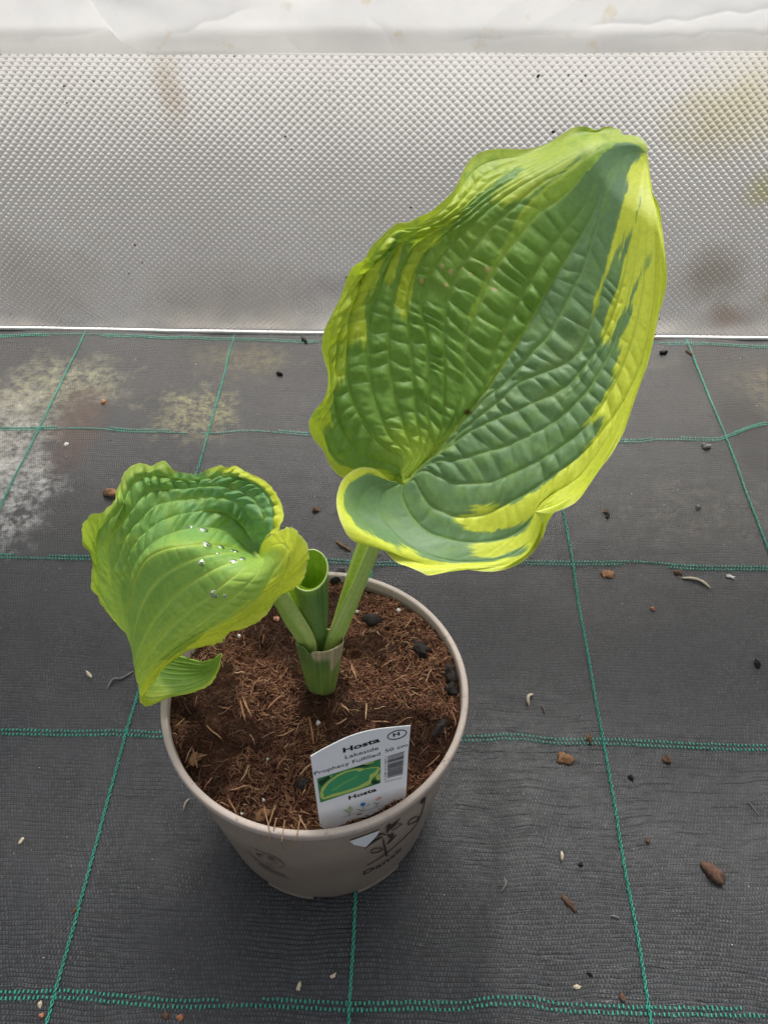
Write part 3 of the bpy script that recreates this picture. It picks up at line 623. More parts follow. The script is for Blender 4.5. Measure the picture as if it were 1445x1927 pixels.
# ---- the tall leaf -------------------------------------------------------------------------
BIG = [
 (-1.00, [(748, 898), (736, 906), (700, 908), (647, 900), (622, 877), (608, 848), (588, 823), (581, 797), (590, 776), (607, 754), (616, 730), (616, 699), (606, 660), (609, 625), (624, 592), (640, 560), (655, 517), (667, 499), (685, 488), (695, 469), (710, 452), (734, 429), (749, 419), (767, 418), (789, 407), (809, 398), (829, 382), (854, 357), (869, 327), (879, 307), (896, 290), (920, 281), (950, 279), (985, 280), (1010, 276), (1035, 266), (1060, 250), (1079, 239), (1102, 237), (1122, 244), (1142, 237), (1168, 244), (1171, 254), (1186, 253), (1204, 258), (1216, 270), (1219, 282), (1216, 289)]),
 (-.89, [(749, 896), (738, 897), (705, 892), (660, 880), (634, 861), (620, 840), (612, 815), (604, 795), (612, 765), (622, 735), (621, 699), (618, 660), (626, 610), (642, 577), (660, 540), (680, 503), (700, 481), (720, 455), (745, 433), (775, 428), (805, 412), (840, 388), (868, 352), (890, 322), (925, 302), (985, 292), (1030, 276), (1070, 254), (1105, 246), (1150, 247), (1185, 258), (1207, 268), (1216, 286)]),
 (-.78, [(750, 893), (746, 880), (719, 869), (685, 858), (660, 832), (643, 802), (632, 772), (628, 740), (630, 705), (633, 662), (638, 622), (650, 580), (668, 540), (690, 508), (715, 482), (740, 455), (772, 440), (812, 420), (850, 395), (880, 362), (910, 330), (960, 306), (1020, 288), (1065, 264), (1105, 252), (1150, 254), (1190, 264), (1216, 286)]),
 (-.67, [(752, 890), (755, 874), (752, 860), (734, 847), (709, 827), (688, 801), (679, 784), (662, 749), (654, 709), (652, 669), (655, 630), (658, 595), (670, 557), (686, 515), (708, 487), (735, 462), (768, 447), (812, 428), (858, 400), (890, 370), (925, 338), (975, 312), (1028, 291), (1069, 267), (1108, 254), (1152, 256), (1192, 266), (1216, 286)]),
 (-.56, [(753, 890), (762, 875), (767, 867), (759, 847), (739, 825), (725, 802), (709, 762), (699, 729), (693, 684), (693, 650), (694, 610), (698, 582), (709, 550), (721, 514), (736, 482), (755, 452), (790, 438), (830, 420), (870, 395), (905, 365), (945, 336), (990, 315), (1032, 294), (1072, 270), (1112, 256), (1156, 258), (1194, 267), (1216, 286)]),
 (-.45, [(754, 892), (767, 884), (778, 862), (776, 845), (767, 822), (761, 802), (750, 771), (742, 739), (735, 704), (731, 672), (731, 640), (732, 610), (737, 582), (744, 555), (754, 515), (772, 472), (795, 450), (835, 428), (880, 398), (918, 366), (955, 342), (998, 318), (1038, 297), (1078, 274), (1118, 259), (1160, 261), (1196, 269), (1216, 286)]),
 (-.36, [(755, 895), (770, 885), (780, 873), (788, 852), (790, 827), (786, 803), (782, 754), (778, 722), (775, 694), (773, 660), (770, 625), (766, 592), (768, 555), (780, 510), (803, 470), (845, 432), (888, 402), (928, 370), (966, 345), (1006, 322), (1046, 300), (1086, 278), (1124, 263), (1164, 264), (1198, 271), (1216, 286)]),
 (-.27, [(756, 898), (772, 888), (785, 875), (797, 855), (805, 830), (807, 803), (806, 772), (807, 739), (808, 704), (806, 670), (803, 635), (798, 607), (793, 580), (799, 547), (812, 510), (832, 476), (868, 438), (905, 405), (945, 373), (985, 346), (1020, 326), (1058, 304), (1096, 283), (1132, 267), (1168, 267), (1200, 273), (1216, 286)]),
 (-.18, [(757, 900), (776, 887), (800, 864), (822, 832), (832, 803), (835, 769), (836, 734), (836, 699), (836, 664), (836, 627), (838, 592), (845, 558), (864, 510), (890, 470), (918, 431), (960, 394), (1017, 345), (1060, 324), (1108, 291), (1142, 274), (1172, 271), (1202, 276), (1216, 286)]),
 (-.095, [(757, 903), (780, 884), (812, 848), (842, 808), (862, 768), (870, 734), (875, 704), (876, 669), (881, 630), (894, 592), (920, 528), (945, 484), (971, 451), (1010, 404), (1050, 377), (1082, 347), (1107, 315), (1134, 290), (1180, 274), (1204, 278), (1216, 286)]),
 (-.045, [(757, 905), (782, 881), (812, 850), (846, 812), (882, 772), (909, 737), (925, 684), (935, 650), (957, 607), (980, 560), (1003, 519), (1025, 482), (1050, 449), (1084, 407), (1108, 372), (1128, 327), (1155, 295), (1190, 280), (1216, 286)]),
 (0.0, [(757, 907), (784, 880), (813, 852), (847, 814), (883, 774), (912, 736), (937, 696), (973, 644), (1006, 590), (1022, 560), (1045, 519), (1070, 479), (1104, 424), (1122, 389), (1134, 352), (1150, 318), (1184, 287), (1216, 286)]),
 (.08, [(758, 908), (786, 883), (816, 855), (850, 817), (886, 779), (912, 750), (940, 728), (968, 700), (1007, 655), (1030, 634), (1054, 592), (1082, 535), (1093, 514), (1109, 469), (1129, 407), (1144, 360), (1160, 325), (1190, 290), (1216, 287)]),
 (.16, [(759, 909), (788, 884), (820, 858), (852, 826), (885, 798), (910, 776), (935, 757), (977, 720), (1018, 702), (1064, 682), (1094, 655), (1108, 622), (1118, 590), (1132, 540), (1148, 465), (1162, 400), (1176, 342), (1196, 298), (1217, 288)]),
 (.25, [(760, 910), (790, 880), (812, 862), (850, 836), (880, 814), (925, 791), (972, 771), (1022, 749), (1068, 724), (1098, 690), (1126, 652), (1150, 598), (1170, 535), (1185, 460), (1195, 390), (1205, 325), (1217, 289)]),
 (.36, [(760, 911), (785, 886), (803, 874), (828, 866), (856, 865), (907, 852), (950, 840), (983, 825), (1030, 802), (1062, 778), (1095, 746), (1119, 714), (1150, 657), (1170, 600), (1186, 535), (1198, 468), (1206, 398), (1212, 330), (1217, 290)]),
 (.47, [(760, 912), (782, 892), (802, 886), (828, 897), (856, 909), (888, 910), (925, 907), (955, 895), (989, 879), (1034, 855), (1065, 833), (1098, 806), (1128, 768), (1154, 726), (1174, 682), (1192, 628), (1206, 560), (1214, 490), (1216, 420), (1216, 350), (1218, 291)]),
 (.58, [(759, 913), (778, 904), (792, 927), (809, 950), (834, 964), (858, 972), (887, 972), (914, 967), (950, 950), (987, 930), (1018, 910), (1040, 894), (1075, 870), (1110, 838), (1138, 803), (1168, 762), (1192, 715), (1209, 672), (1224, 600), (1232, 520), (1232, 450), (1228, 390), (1221, 335), (1218, 292)]),
 (.69, [(757, 912), (757, 935), (769, 962), (787, 985), (809, 1002), (832, 1010), (859, 1017), (884, 1020), (912, 1019), (950, 1012), (979, 997), (1000, 976), (1013, 952), (1035, 932), (1085, 900), (1120, 857), (1150, 809), (1184, 742), (1214, 676), (1231, 602), (1239, 530), (1239, 460), (1235, 400), (1223, 345), (1219, 294)]),
 (.80, [(752, 910), (736, 918), (722, 927), (716, 950), (722, 972), (734, 989), (752, 1008), (784, 1032), (810, 1045), (835, 1052), (862, 1056), (912, 1055), (950, 1048), (976, 1036), (998, 1018), (1009, 997), (1013, 968), (1024, 952), (1052, 943), (1095, 906), (1130, 861), (1158, 814), (1189, 746), (1216, 678), (1236, 592), (1247, 522), (1245, 455), (1239, 405), (1227, 360), (1219, 298)]),
 (.90, [(748, 908), (730, 908), (700, 914), (682, 932), (674, 955), (679, 976), (694, 995), (718, 1016), (752, 1043), (790, 1060), (830, 1068), (868, 1065), (920, 1066), (955, 1062), (984, 1048), (1006, 1023), (1017, 998), (1015, 970), (1028, 957), (1058, 950), (1100, 910), (1134, 866), (1163, 817), (1194, 748), (1220, 678), (1240, 590), (1252, 520), (1249, 455), (1242, 408), (1228, 362), (1220, 303)]),
 (1.00, [(745, 906), (733, 904), (719, 892), (704, 882), (682, 879), (660, 888), (642, 907), (633, 940), (637, 970), (647, 995), (655, 1009), (672, 1022), (690, 1018), (705, 1013), (720, 1032), (744, 1057), (769, 1067), (792, 1077), (807, 1083), (837, 1077), (866, 1069), (892, 1074), (925, 1076), (950, 1072), (974, 1063), (999, 1044), (1014, 1024), (1025, 1000), (1023, 985), (1012, 971), (1008, 963), (1032, 966), (1062, 957), (1087, 942), (1109, 912), (1126, 887), (1149, 857), (1162, 835), (1175, 810), (1192, 759), (1204, 722), (1219, 679), (1231, 632), (1236, 602), (1249, 560), (1255, 520), (1251, 469), (1245, 444), (1245, 419), (1239, 384), (1226, 362), (1216, 347), (1221, 325), (1221, 310), (1217, 293)]),
]
P0 = on_z(757., 907., .292); TIP = on_z(1216., 287., .402)
ax = nrm(TIP-P0); cdir = nrm(CAM-(P0+TIP)/2); PN = nrm(cdir-ax*np.dot(cdir, ax)+np.array([-.10, .0, .10]))
PN = nrm(PN-ax*np.dot(PN, ax))
G, vv, strip, ww, vs = leaf_surface(BIG, 440, 330)
GPX, GPY = G[..., 0], G[..., 1]
U = np.linspace(0, 1, 440)[:, None]; VV = vv[None]
off = np.where(VV > 0, .026*np.abs(VV)**1.6*np.sin(np.pi*np.clip(U*1.02, 0, 1))**.7, .020*np.abs(VV)**1.5*np.sin(np.pi*np.clip(U*1.35, 0, 1))**.8)
off = off+.012*sstep(.62, 1, VV)*np.exp(-((U-.13)/.10)**2)-.010*sstep(-.6, -1, VV)*np.exp(-((U-.06)/.08)**2)
off = off-.022*sstep(-.12, -1, VV)*sstep(.52, .80, U)*sstep(1.0, .9, U)-.012*sstep(.86, 1.0, U)-.014*sstep(.80, 1, np.abs(VV))*np.exp(-((U-.415)/.035)**2)*(VV > 0)+.006*sstep(.80, 1, np.abs(VV))*np.exp(-((U-.48)/.03)**2)*(VV > 0)
off = off+.0022*np.sin(U*46+np.sign(VV)*1.3)*sstep(.72, 1, np.abs(VV))*sstep(0, .1, U)*sstep(1, .9, U)-.006*(1-np.abs(VV))**3*sstep(0, .06, U)*sstep(.9, .5, U)
Pb = on_plane(GPX, GPY, P0, PN, 0.0)
tt = ((P0-CAM)@PN+off)/(ray(GPX, GPY)@PN); Pb = CAM+ray(GPX, GPY)*tt[..., None]
N, sg = grid_normals(Pb); N = N*np.sign((N*PN).sum(-1))[..., None]
rowamp = sstep(.0, .10, U)*sstep(.82, .50, U)
edge = np.where(VV < 0, sstep(1.0, .80, np.abs(VV)), sstep(.82, .52, VV))*(.12+.88*sstep(.75, .3, U*(VV > .3)))
H = pucker(Pb, vv, strip, ww, vs, .00330, .0086, 11)*rowamp*edge*np.where(VV < 0, 1.25, .85)
vein = np.minimum(ww, 1-ww)[None]*np.ones_like(U)
swid = np.linalg.norm(np.gradient(Pb, axis=1), axis=2)/np.maximum(np.gradient(vv)[None], 1e-9)*np.diff(vs)[strip][None]
vd = vein*swid                                                       # metres from the nearest vein
H = H-.00050*np.exp(-(vd/.0009)**2)*sstep(.95, .55, U)*sstep(1.0, .7, np.abs(VV))
H = H+.0009*np.exp(-(np.abs(VV)/.03)**2)*0
Pb = Pb+N*H[..., None]
# colours traced region by region
def conv(o, s, *pts): return [(o[0]+x/s, o[1]+y/s) for x, y in pts]
DARK = [(1214, 287), (1187, 310), (1178, 333), (1182, 345), (1174, 379), (1159, 427), (1149, 461), (1136, 512), (1127, 540), (1117, 560), (1117, 588), (1126, 578), (1132, 545), (1146, 505), (1156, 478), (1168, 455), (1176, 437), (1163, 490), (1160, 503), (1172, 470), (1186, 440), (1192, 432), (1207, 359), (1206, 375), (1198, 410), (1184, 460), (1172, 500), (1166, 526), (1154, 565), (1142, 592), (1134, 622), (1130, 649), (1150, 643), (1159, 614), (1169, 587), (1182, 575), (1190, 545), (1205, 514), (1219, 484), (1231, 467), (1222, 490), (1206, 517), (1187, 570), (1191, 582), (1184, 610), (1169, 634), (1162, 654), (1169, 660), (1162, 679), (1152, 699), (1157, 709), (1144, 732), (1117, 774), (1090, 806), (1120, 793), (1142, 787), (1124, 815), (1097, 850), (1062, 882), (1037, 902), (1012, 920), (969, 947), (945, 955), (922, 951), (889, 950), (887, 968), (850, 972), (857, 979), (872, 999), (912, 1004), (932, 999), (977, 987), (979, 992), (1002, 974), (994, 994), (974, 1009), (940, 1019), (885, 1022), (892, 1047), (920, 1050), (950, 1047), (974, 1032), (997, 1027), (992, 1037), (962, 1049), (912, 1058), (862, 1059), (837, 1057), (812, 1054), (784, 1044), (779, 1032), (759, 1024), (744, 1039), (742, 1024), (724, 1019), (709, 1007), (700, 1006), (677, 994), (660, 974), (647, 950), (645, 930), (657, 909), (680, 895), (700, 890), (720, 900), (737, 907),
        (745, 900), (720, 882), (690, 880), (665, 882), (634, 872), (617, 847), (607, 815), (612, 803), (626, 800), (620, 769), (630, 734), (650, 704), (652, 664), (657, 645), (689, 644), (689, 610), (683, 560), (704, 550), (714, 518), (719, 482), (742, 439), (752, 442), (734, 489), (722, 519), (728, 545), (742, 520), (750, 485), (759, 459), (772, 439), (779, 452), (765, 492), (752, 520), (745, 570), (752, 598), (768, 598), (774, 560), (782, 515), (797, 470), (829, 458), (832, 432), (854, 419), (871, 394), (891, 374), (920, 354), (970, 312), (976, 318), (991, 317), (930, 362), (926, 379), (950, 390), (995, 368), (1050, 327), (1100, 281), (1094, 295), (1030, 347), (985, 392), (966, 418), (968, 430), (988, 398), (1035, 353), (1080, 320), (1112, 290), (1135, 272), (1165, 266), (1186, 266), (1205, 272)]
MED = [(967, 428), (988, 398), (1035, 353), (1080, 320), (1112, 290), (1135, 270), (1165, 266), (1150, 280), (1132, 292), (1108, 318), (1085, 348), (1050, 378), (1010, 405), (972, 452), (947, 484), (921, 530), (897, 590), (884, 604), (881, 596), (905, 540), (930, 487), (950, 455)]
PALE = [[(1064, 684), (1030, 700), (1005, 705), (1010, 690), (1035, 672), (1070, 640), (1090, 610), (1098, 590), (1110, 600), (1105, 630), (1092, 656)],
        [(890, 770), (925, 755), (975, 735), (985, 748), (925, 775), (895, 790)], [(1000, 750), (1060, 725), (1085, 735), (1040, 760), (1000, 775)],
        [(780, 905), (792, 905), (815, 940), (850, 950), (880, 950), (886, 968), (850, 972), (815, 955)], [(888, 925), (930, 915), (965, 905), (1000, 890), (1035, 870), (1050, 870), (1000, 905), (950, 930), (905, 945)],
        [(650, 945), (645, 930), (660, 905), (664, 912), (657, 940), (672, 960), (690, 990), (704, 1005), (677, 996), (660, 974)]]
def paint_big():
    jx = 5*fbm(GPX/16, GPY/16, 0, 3, 3); jy = 5*fbm(GPX/16+50, GPY/16, 0, 6, 3); st = 6*vnoise(VV*150, U*9, 0, 12)
    X, Y = GPX+jx*.5+st*.12, GPY+jy*.5+st*.3
    TU = nrm(np.stack([np.gradient(GPX, axis=0), np.gradient(GPY, axis=0)], -1)); jl = 9*vnoise(VV*230, U*5, 0, 77)+7*vnoise(VV*90, U*4, 0, 78)
    dm = 0
    for q in (-9, -6, -3, 0, 3, 6, 9): dm = dm+inpoly(X+TU[..., 0]*(q+jl), Y+TU[..., 1]*(q+jl), DARK)/7.0
    dm = np.clip(dm, 0, 1)[..., None]; med = inpoly(X, Y, MED)
    lf = (VV < 0)
    yel = np.where(lf[..., None], np.array((.46, .58, .050)), np.array((.62, .70, .070)))
    tipm = sstep(.55, .8, U)*(VV < 0); yel = yel*(1-tipm[..., None])+np.array((.42, .55, .080))*tipm[..., None]
    col = yel*np.ones(GPX.shape+(1,))
    # yellow margin mottled with soft green on the left
    m = sstep(.05, .5, fbm(GPX/22, GPY/30, 0, 9, 3))*lf; col = col*(1-.55*m[..., None])+np.array((.23, .39, .045))*.55*m[..., None]
    dk = np.where(lf[..., None], np.array((.155, .305, .052)), np.array((.150, .275, .120)))  # right half greyed in colour for its sky sheen
    tp = sstep(.62, .95, U)[..., None]; dk = dk*(1-tp)+np.array((.120, .235, .115))*tp
    v1 = sstep(.0, .5, fbm(VV*26, U*30, 0, 23, 3)); v1 = v1*np.where(lf, .42*sstep(.75, .5, U), .30)
    dk = dk*(1-v1[..., None])+np.array((.20, .35, .060))*v1[..., None]
    mg = np.where(lf[..., None], np.array((.24, .39, .05)), np.array((.27, .40, .09)))
    f1 = sstep(.05, .55, dm); f2 = sstep(.40, .98, dm); col = col*(1-f1*.9)+mg*f1*.9; col = col*(1-f2)+dk*f2
    col = np.where((med & ~((VV > -.07)*np.ones_like(U) > .5))[..., None], np.array((.28, .45, .06))*(1+.2*fbm(GPX/9, GPY/9)[..., None]), col)
    for q in PALE:
        f = inpoly(X, Y, q)[..., None]*.6; col = col*(1-f)+np.array((.19, .31, .12))*f
    soft = sstep(140, 20, np.hypot((GPX-830)/1.4, (GPY-460)/.8))*(.5+.5*fbm(GPX/14, GPY/18, 0, 33, 3)); soft = np.clip(soft, 0, 1)[..., None]*.7
    col = col*(1-soft)+np.array((.27, .40, .06))*soft
    # veins: pale thread down each groove, a broad pale fan at the leaf base
    vn = np.exp(-(vd/.00042)**2)*sstep(.95, .6, U)*sstep(.80, .62, np.abs(VV)); vn = np.clip(vn*.62, 0, 1)[..., None]
    col = col*(1-vn)+np.array((.26, .40, .10))*vn
    mid = np.exp(-(np.abs(VV)*swid/np.diff(vs)[strip][None]/(.0034*sstep(.55, .0, U)+.0004))**2)*sstep(.8, .2, U); mid = np.clip(mid, 0, 1)[..., None]*.9
    col = col*(1-mid)+np.array((.40, .57, .09))*mid
    fan = sstep(120, 25, np.hypot(GPX-770, (GPY-888)*1.0))*sstep(.62, .2, np.abs(VV+.24)); fan = fan[..., None]*.92
    col = col*(1-fan)+np.array((.47, .64, .085))*fan
    for (a, b, r) in ((791, 530, 5), (916, 507, 6), (838, 538, 4), (847, 513, 4), (928, 545, 4), (830, 503, 4), (886, 514, 3.5)):
        d = np.hypot(GPX-a, (GPY-b)*.8)+2.5*fbm(GPX/3, GPY/3, 0, 2); f = sstep(r, r*.5, d)[..., None]; col = col*(1-f)+np.array((.52, .38, .20))*f
    d = np.hypot((GPX-879), (GPY-776)*1.2)+4*fbm(GPX/4, GPY/4); f = sstep(9, 4, d)[..., None]; col = col*(1-f)+np.array((.09, .06, .02))*f
    rim = sstep(.988, .998, np.abs(VV))*np.ones_like(U); col = col*(1-.5*rim[..., None])+np.array((.68, .66, .30))*.5*rim[..., None]
    return col
leaf1 = mesh_obj('leaf', Pb.reshape(-1, 3), grid_faces(*Pb.shape[:2]), M_leaf, col=paint_big().reshape(-1, 3)); keep(leaf1, plant)
leaf1['label'] = 'tall upright leaf with dark green centre and wide yellow margin'

# ---- the drooping leaf (third number: height above the ground) -------------------------------
SM = [
 (-1.0, [(488, 1036, .226), (494, 1020, .236), (508, 1004, .250), (524, 996, .258), (532, 974, .262), (531, 960, .263), (527, 944, .265), (520, 930, .267), (511, 916, .268), (499, 905, .270), (485, 897, .271), (471, 892, .272), (458, 885, .273), (446, 877, .274), (438, 876, .274), (425, 878, .274), (411, 875, .275), (396, 883, .272), (383, 890, .270), (369, 893, .268), (355, 891, .270), (336, 887, .274), (323, 881, .278), (316, 872, .281), (308, 866, .283), (296, 871, .281), (283, 876, .277), (264, 872, .276), (246, 878, .270), (233, 891, .264), (226, 908, .257), (217, 925, .250), (215, 937, .246), (206, 953, .241), (193, 964, .240), (170, 970, .243), (156, 986, .240), (153, 1000, .234), (158, 1019, .226), (166, 1034, .221), (171, 1050, .214), (173, 1063, .209), (171, 1080, .203), (171, 1098, .196), (170, 1109, .191), (181, 1121, .186), (204, 1154, .176), (230, 1186, .165), (254, 1204, .158), (290, 1217, .154), (322, 1226, .154), (350, 1236, .154), (372, 1243, .155), (396, 1242, .158), (417, 1229, .165)]),
 (-.86, [(487, 1040, .223), (494, 1024, .229), (505, 1008, .240), (514, 985, .250), (514, 962, .254), (507, 938, .257), (493, 920, .260), (474, 908, .262), (450, 899, .263), (420, 895, .263), (390, 899, .261), (358, 904, .260), (325, 899, .264), (298, 895, .267), (268, 899, .263), (248, 915, .255), (237, 936, .247), (222, 962, .240), (200, 981, .234), (184, 1001, .228), (180, 1025, .220), (184, 1050, .211), (184, 1080, .202), (188, 1110, .191), (203, 1140, .182), (230, 1182, .169), (252, 1205, .160), (285, 1221, .155), (322, 1232, .154), (352, 1240, .154), (376, 1246, .155), (398, 1244, .158), (417, 1229, .165)]),
 (-.68, [(486, 1043, .221), (490, 1030, .224), (496, 1012, .232), (498, 988, .241), (491, 962, .247), (476, 938, .251), (455, 924, .253), (425, 915, .254), (390, 916, .254), (350, 919, .254), (315, 921, .254), (285, 925, .252), (262, 942, .247), (246, 966, .240), (225, 992, .232), (207, 1018, .224), (203, 1045, .215), (206, 1075, .205), (208, 1105, .194), (218, 1145, .182), (234, 1186, .170), (255, 1212, .159), (290, 1228, .154), (326, 1238, .153), (356, 1245, .153), (380, 1249, .155), (400, 1245, .158), (417, 1229, .165)]),
 (-.50, [(485, 1045, .221), (486, 1032, .222), (484, 1010, .227), (475, 982, .235), (458, 955, .242), (432, 940, .246), (400, 936, .248), (360, 938, .249), (325, 943, .249), (292, 952, .246), (268, 975, .241), (247, 1004, .233), (228, 1036, .223), (222, 1065, .213), (224, 1100, .201), (230, 1150, .185), (238, 1195, .171), (258, 1220, .160), (294, 1236, .154), (330, 1245, .152), (360, 1250, .153), (384, 1252, .155), (402, 1246, .158), (417, 1229, .165)]),
 (-.34, [(484, 1046, .221), (480, 1032, .222), (470, 1010, .226), (452, 985, .232), (425, 967, .238), (392, 961, .243), (355, 965, .246), (320, 974, .246), (288, 990, .242), (262, 1018, .235), (243, 1050, .225), (235, 1080, .214), (235, 1120, .200), (237, 1165, .185), (243, 1208, .171), (262, 1231, .160), (298, 1245, .153), (334, 1252, .151), (364, 1255, .152), (388, 1255, .154), (403, 1247, .158), (417, 1229, .165)]),
 (-.18, [(484, 1046, .221), (470, 1034, .222), (448, 1015, .227), (420, 998, .234), (388, 992, .241), (350, 996, .245), (315, 1006, .245), (283, 1024, .240), (260, 1050, .231), (246, 1082, .219), (240, 1125, .203), (241, 1172, .186), (247, 1220, .171), (266, 1242, .159), (302, 1255, .152), (338, 1261, .150), (368, 1261, .151), (390, 1258, .154), (404, 1248, .158), (417, 1229, .165)]),
 (0.0, [(483, 1046, .221), (462, 1037, .225), (440, 1031, .232), (410, 1026, .242), (378, 1024, .249), (339, 1028, .252), (306, 1035, .250), (278, 1050, .243), (260, 1075, .232), (250, 1110, .217), (245, 1160, .198), (247, 1205, .180), (252, 1240, .169), (270, 1256, .158), (306, 1266, .151), (342, 1270, .149), (372, 1267, .150), (393, 1261, .153), (405, 1250, .158), (417, 1229, .165)]),
 (.14, [(483, 1047, .221), (468, 1041, .227), (445, 1040, .236), (415, 1042, .243), (380, 1048, .247), (345, 1060, .246), (312, 1080, .241), (286, 1105, .232), (267, 1138, .220), (255, 1175, .204), (249, 1215, .186), (251, 1245, .173), (257, 1262, .165), (276, 1272, .156), (312, 1278, .150), (348, 1279, .148), (376, 1273, .149), (395, 1264, .153), (406, 1252, .158), (417, 1229, .165)]),
 (.30, [(484, 1048, .222), (474, 1047, .230), (455, 1051, .238), (430, 1060, .241), (400, 1073, .242), (365, 1094, .238), (330, 1122, .230), (300, 1154, .219), (278, 1188, .205), (262, 1222, .189), (254, 1250, .176), (255, 1268, .167), (262, 1282, .161), (282, 1290, .154), (318, 1292, .149), (352, 1289, .148), (379, 1279, .149), (397, 1267, .153), (407, 1253, .158), (417, 1229, .165)]),
 (.46, [(485, 1048, .223), (484, 1051, .232), (472, 1060, .240), (452, 1076, .241), (425, 1096, .238), (392, 1122, .232), (355, 1151, .223), (320, 1182, .212), (292, 1214, .199), (272, 1244, .184), (260, 1266, .173), (258, 1284, .164), (266, 1296, .158), (286, 1303, .152), (321, 1302, .149), (354, 1296, .148), (381, 1284, .149), (398, 1270, .153), (408, 1254, .158), (417, 1229, .165)]),
 (.60, [(486, 1047, .224), (492, 1050, .236), (496, 1058, .245), (488, 1074, .245), (470, 1095, .241), (442, 1122, .233), (408, 1150, .224), (370, 1178, .215), (332, 1206, .204), (302, 1234, .192), (280, 1260, .178), (266, 1278, .169), (261, 1294, .161), (267, 1306, .156), (287, 1312, .152), (322, 1307, .149), (356, 1300, .148), (383, 1287, .150), (399, 1272, .153), (409, 1255, .158), (417, 1229, .165)]),
 (.74, [(486, 1046, .224), (495, 1046, .238), (508, 1047, .250), (516, 1058, .252), (512, 1080, .247), (494, 1108, .239), (466, 1138, .229), (430, 1164, .220), (390, 1186, .211), (350, 1210, .201), (315, 1238, .189), (288, 1266, .176), (270, 1288, .166), (262, 1304, .159), (267, 1315, .155), (287, 1319, .151), (320, 1310, .149), (356, 1303, .149), (384, 1290, .150), (400, 1274, .153), (410, 1256, .158), (417, 1229, .165)]),
 (.88, [(487, 1045, .224), (495, 1038, .238), (510, 1028, .252), (530, 1024, .260), (543, 1038, .262), (541, 1064, .256), (526, 1096, .246), (500, 1130, .234), (464, 1160, .222), (424, 1184, .212), (385, 1200, .204), (348, 1219, .195), (314, 1247, .183), (288, 1274, .172), (270, 1297, .163), (262, 1311, .158), (268, 1322, .154), (286, 1324, .151), (318, 1312, .149), (356, 1305, .149), (384, 1293, .151), (401, 1276, .153), (411, 1257, .158), (417, 1229, .165)]),
 (1.0, [(488, 1043, .224), (488, 1032, .232), (497, 1016, .243), (513, 1004, .252), (531, 994, .262), (542, 991, .266), (556, 997, .268), (566, 1008, .269), (576, 1024, .269), (580, 1038, .267), (579, 1062, .260), (571, 1088, .252), (558, 1104, .246), (543, 1112, .243), (531, 1121, .240), (515, 1135, .235), (508, 1150, .230), (493, 1165, .225), (476, 1176, .221), (458, 1184, .216), (438, 1187, .212), (426, 1198, .207), (413, 1211, .202), (392, 1216, .199), (363, 1220, .196), (344, 1229, .192), (315, 1252, .182), (289, 1282, .171), (274, 1303, .163), (264, 1316, .158), (266, 1325, .154), (274, 1329, .152), (286, 1326, .151), (317, 1313, .149), (354, 1305, .149), (384, 1295, .151), (402, 1278, .154), (412, 1258, .158), (417, 1229, .165)]),
]
G2, vv2, st2, ww2, vs2 = leaf_surface(SM, 400, 300)
U2 = np.linspace(0, 1, 400)[:, None]; V2 = vv2[None]
G2[..., 1] += 1.5*vnoise(U2*150, V2*0, 0, 61)*sstep(.95, 1, np.abs(V2)); G2[..., 0] += 1.5*vnoise(U2*150, V2*0, 0, 62)*sstep(.95, 1, np.abs(V2))
zc = .244; kz = 1-.62*sstep(-.02, -.2, V2)*np.ones_like(U2); G2[..., 2] = np.where(G2[..., 2] > zc, zc+(G2[..., 2]-zc)*kz, G2[..., 2])
Ps = on_z(G2[..., 0], G2[..., 1], G2[..., 2])
N2 = nrm(np.cross(np.gradient(Ps, axis=0), np.gradient(Ps, axis=1)))
if (N2[60, 150]*(CAM-Ps[60, 150])).sum() < 0: N2 = -N2
far2 = sstep(.15, -.1, V2)
H2 = pucker(Ps, vv2, st2, ww2, vs2, .0050, .0074, 51)*sstep(.02, .12, U2)*sstep(.75, .45, U2)*sstep(1, .88, np.abs(V2))*(.16+.84*far2)*(.22+1.0*sstep(.12, .36, np.abs(V2)))
sw2 = np.linalg.norm(np.gradient(Ps, axis=1), axis=2)/np.maximum(np.gradient(vv2)[None], 1e-9)*np.diff(vs2)[st2][None]
vd2 = np.minimum(ww2, 1-ww2)[None]*sw2
H2 = H2-.00042*np.exp(-(vd2/.0009)**2)*sstep(.0, .1, U2)*sstep(1, .85, U2)*(.6+.4*far2)
H2 = H2+.0008*vnoise(U2*60, V2*3, 0, 4)*sstep(.85, 1, np.abs(V2))
Ps = Ps+N2*H2[..., None]
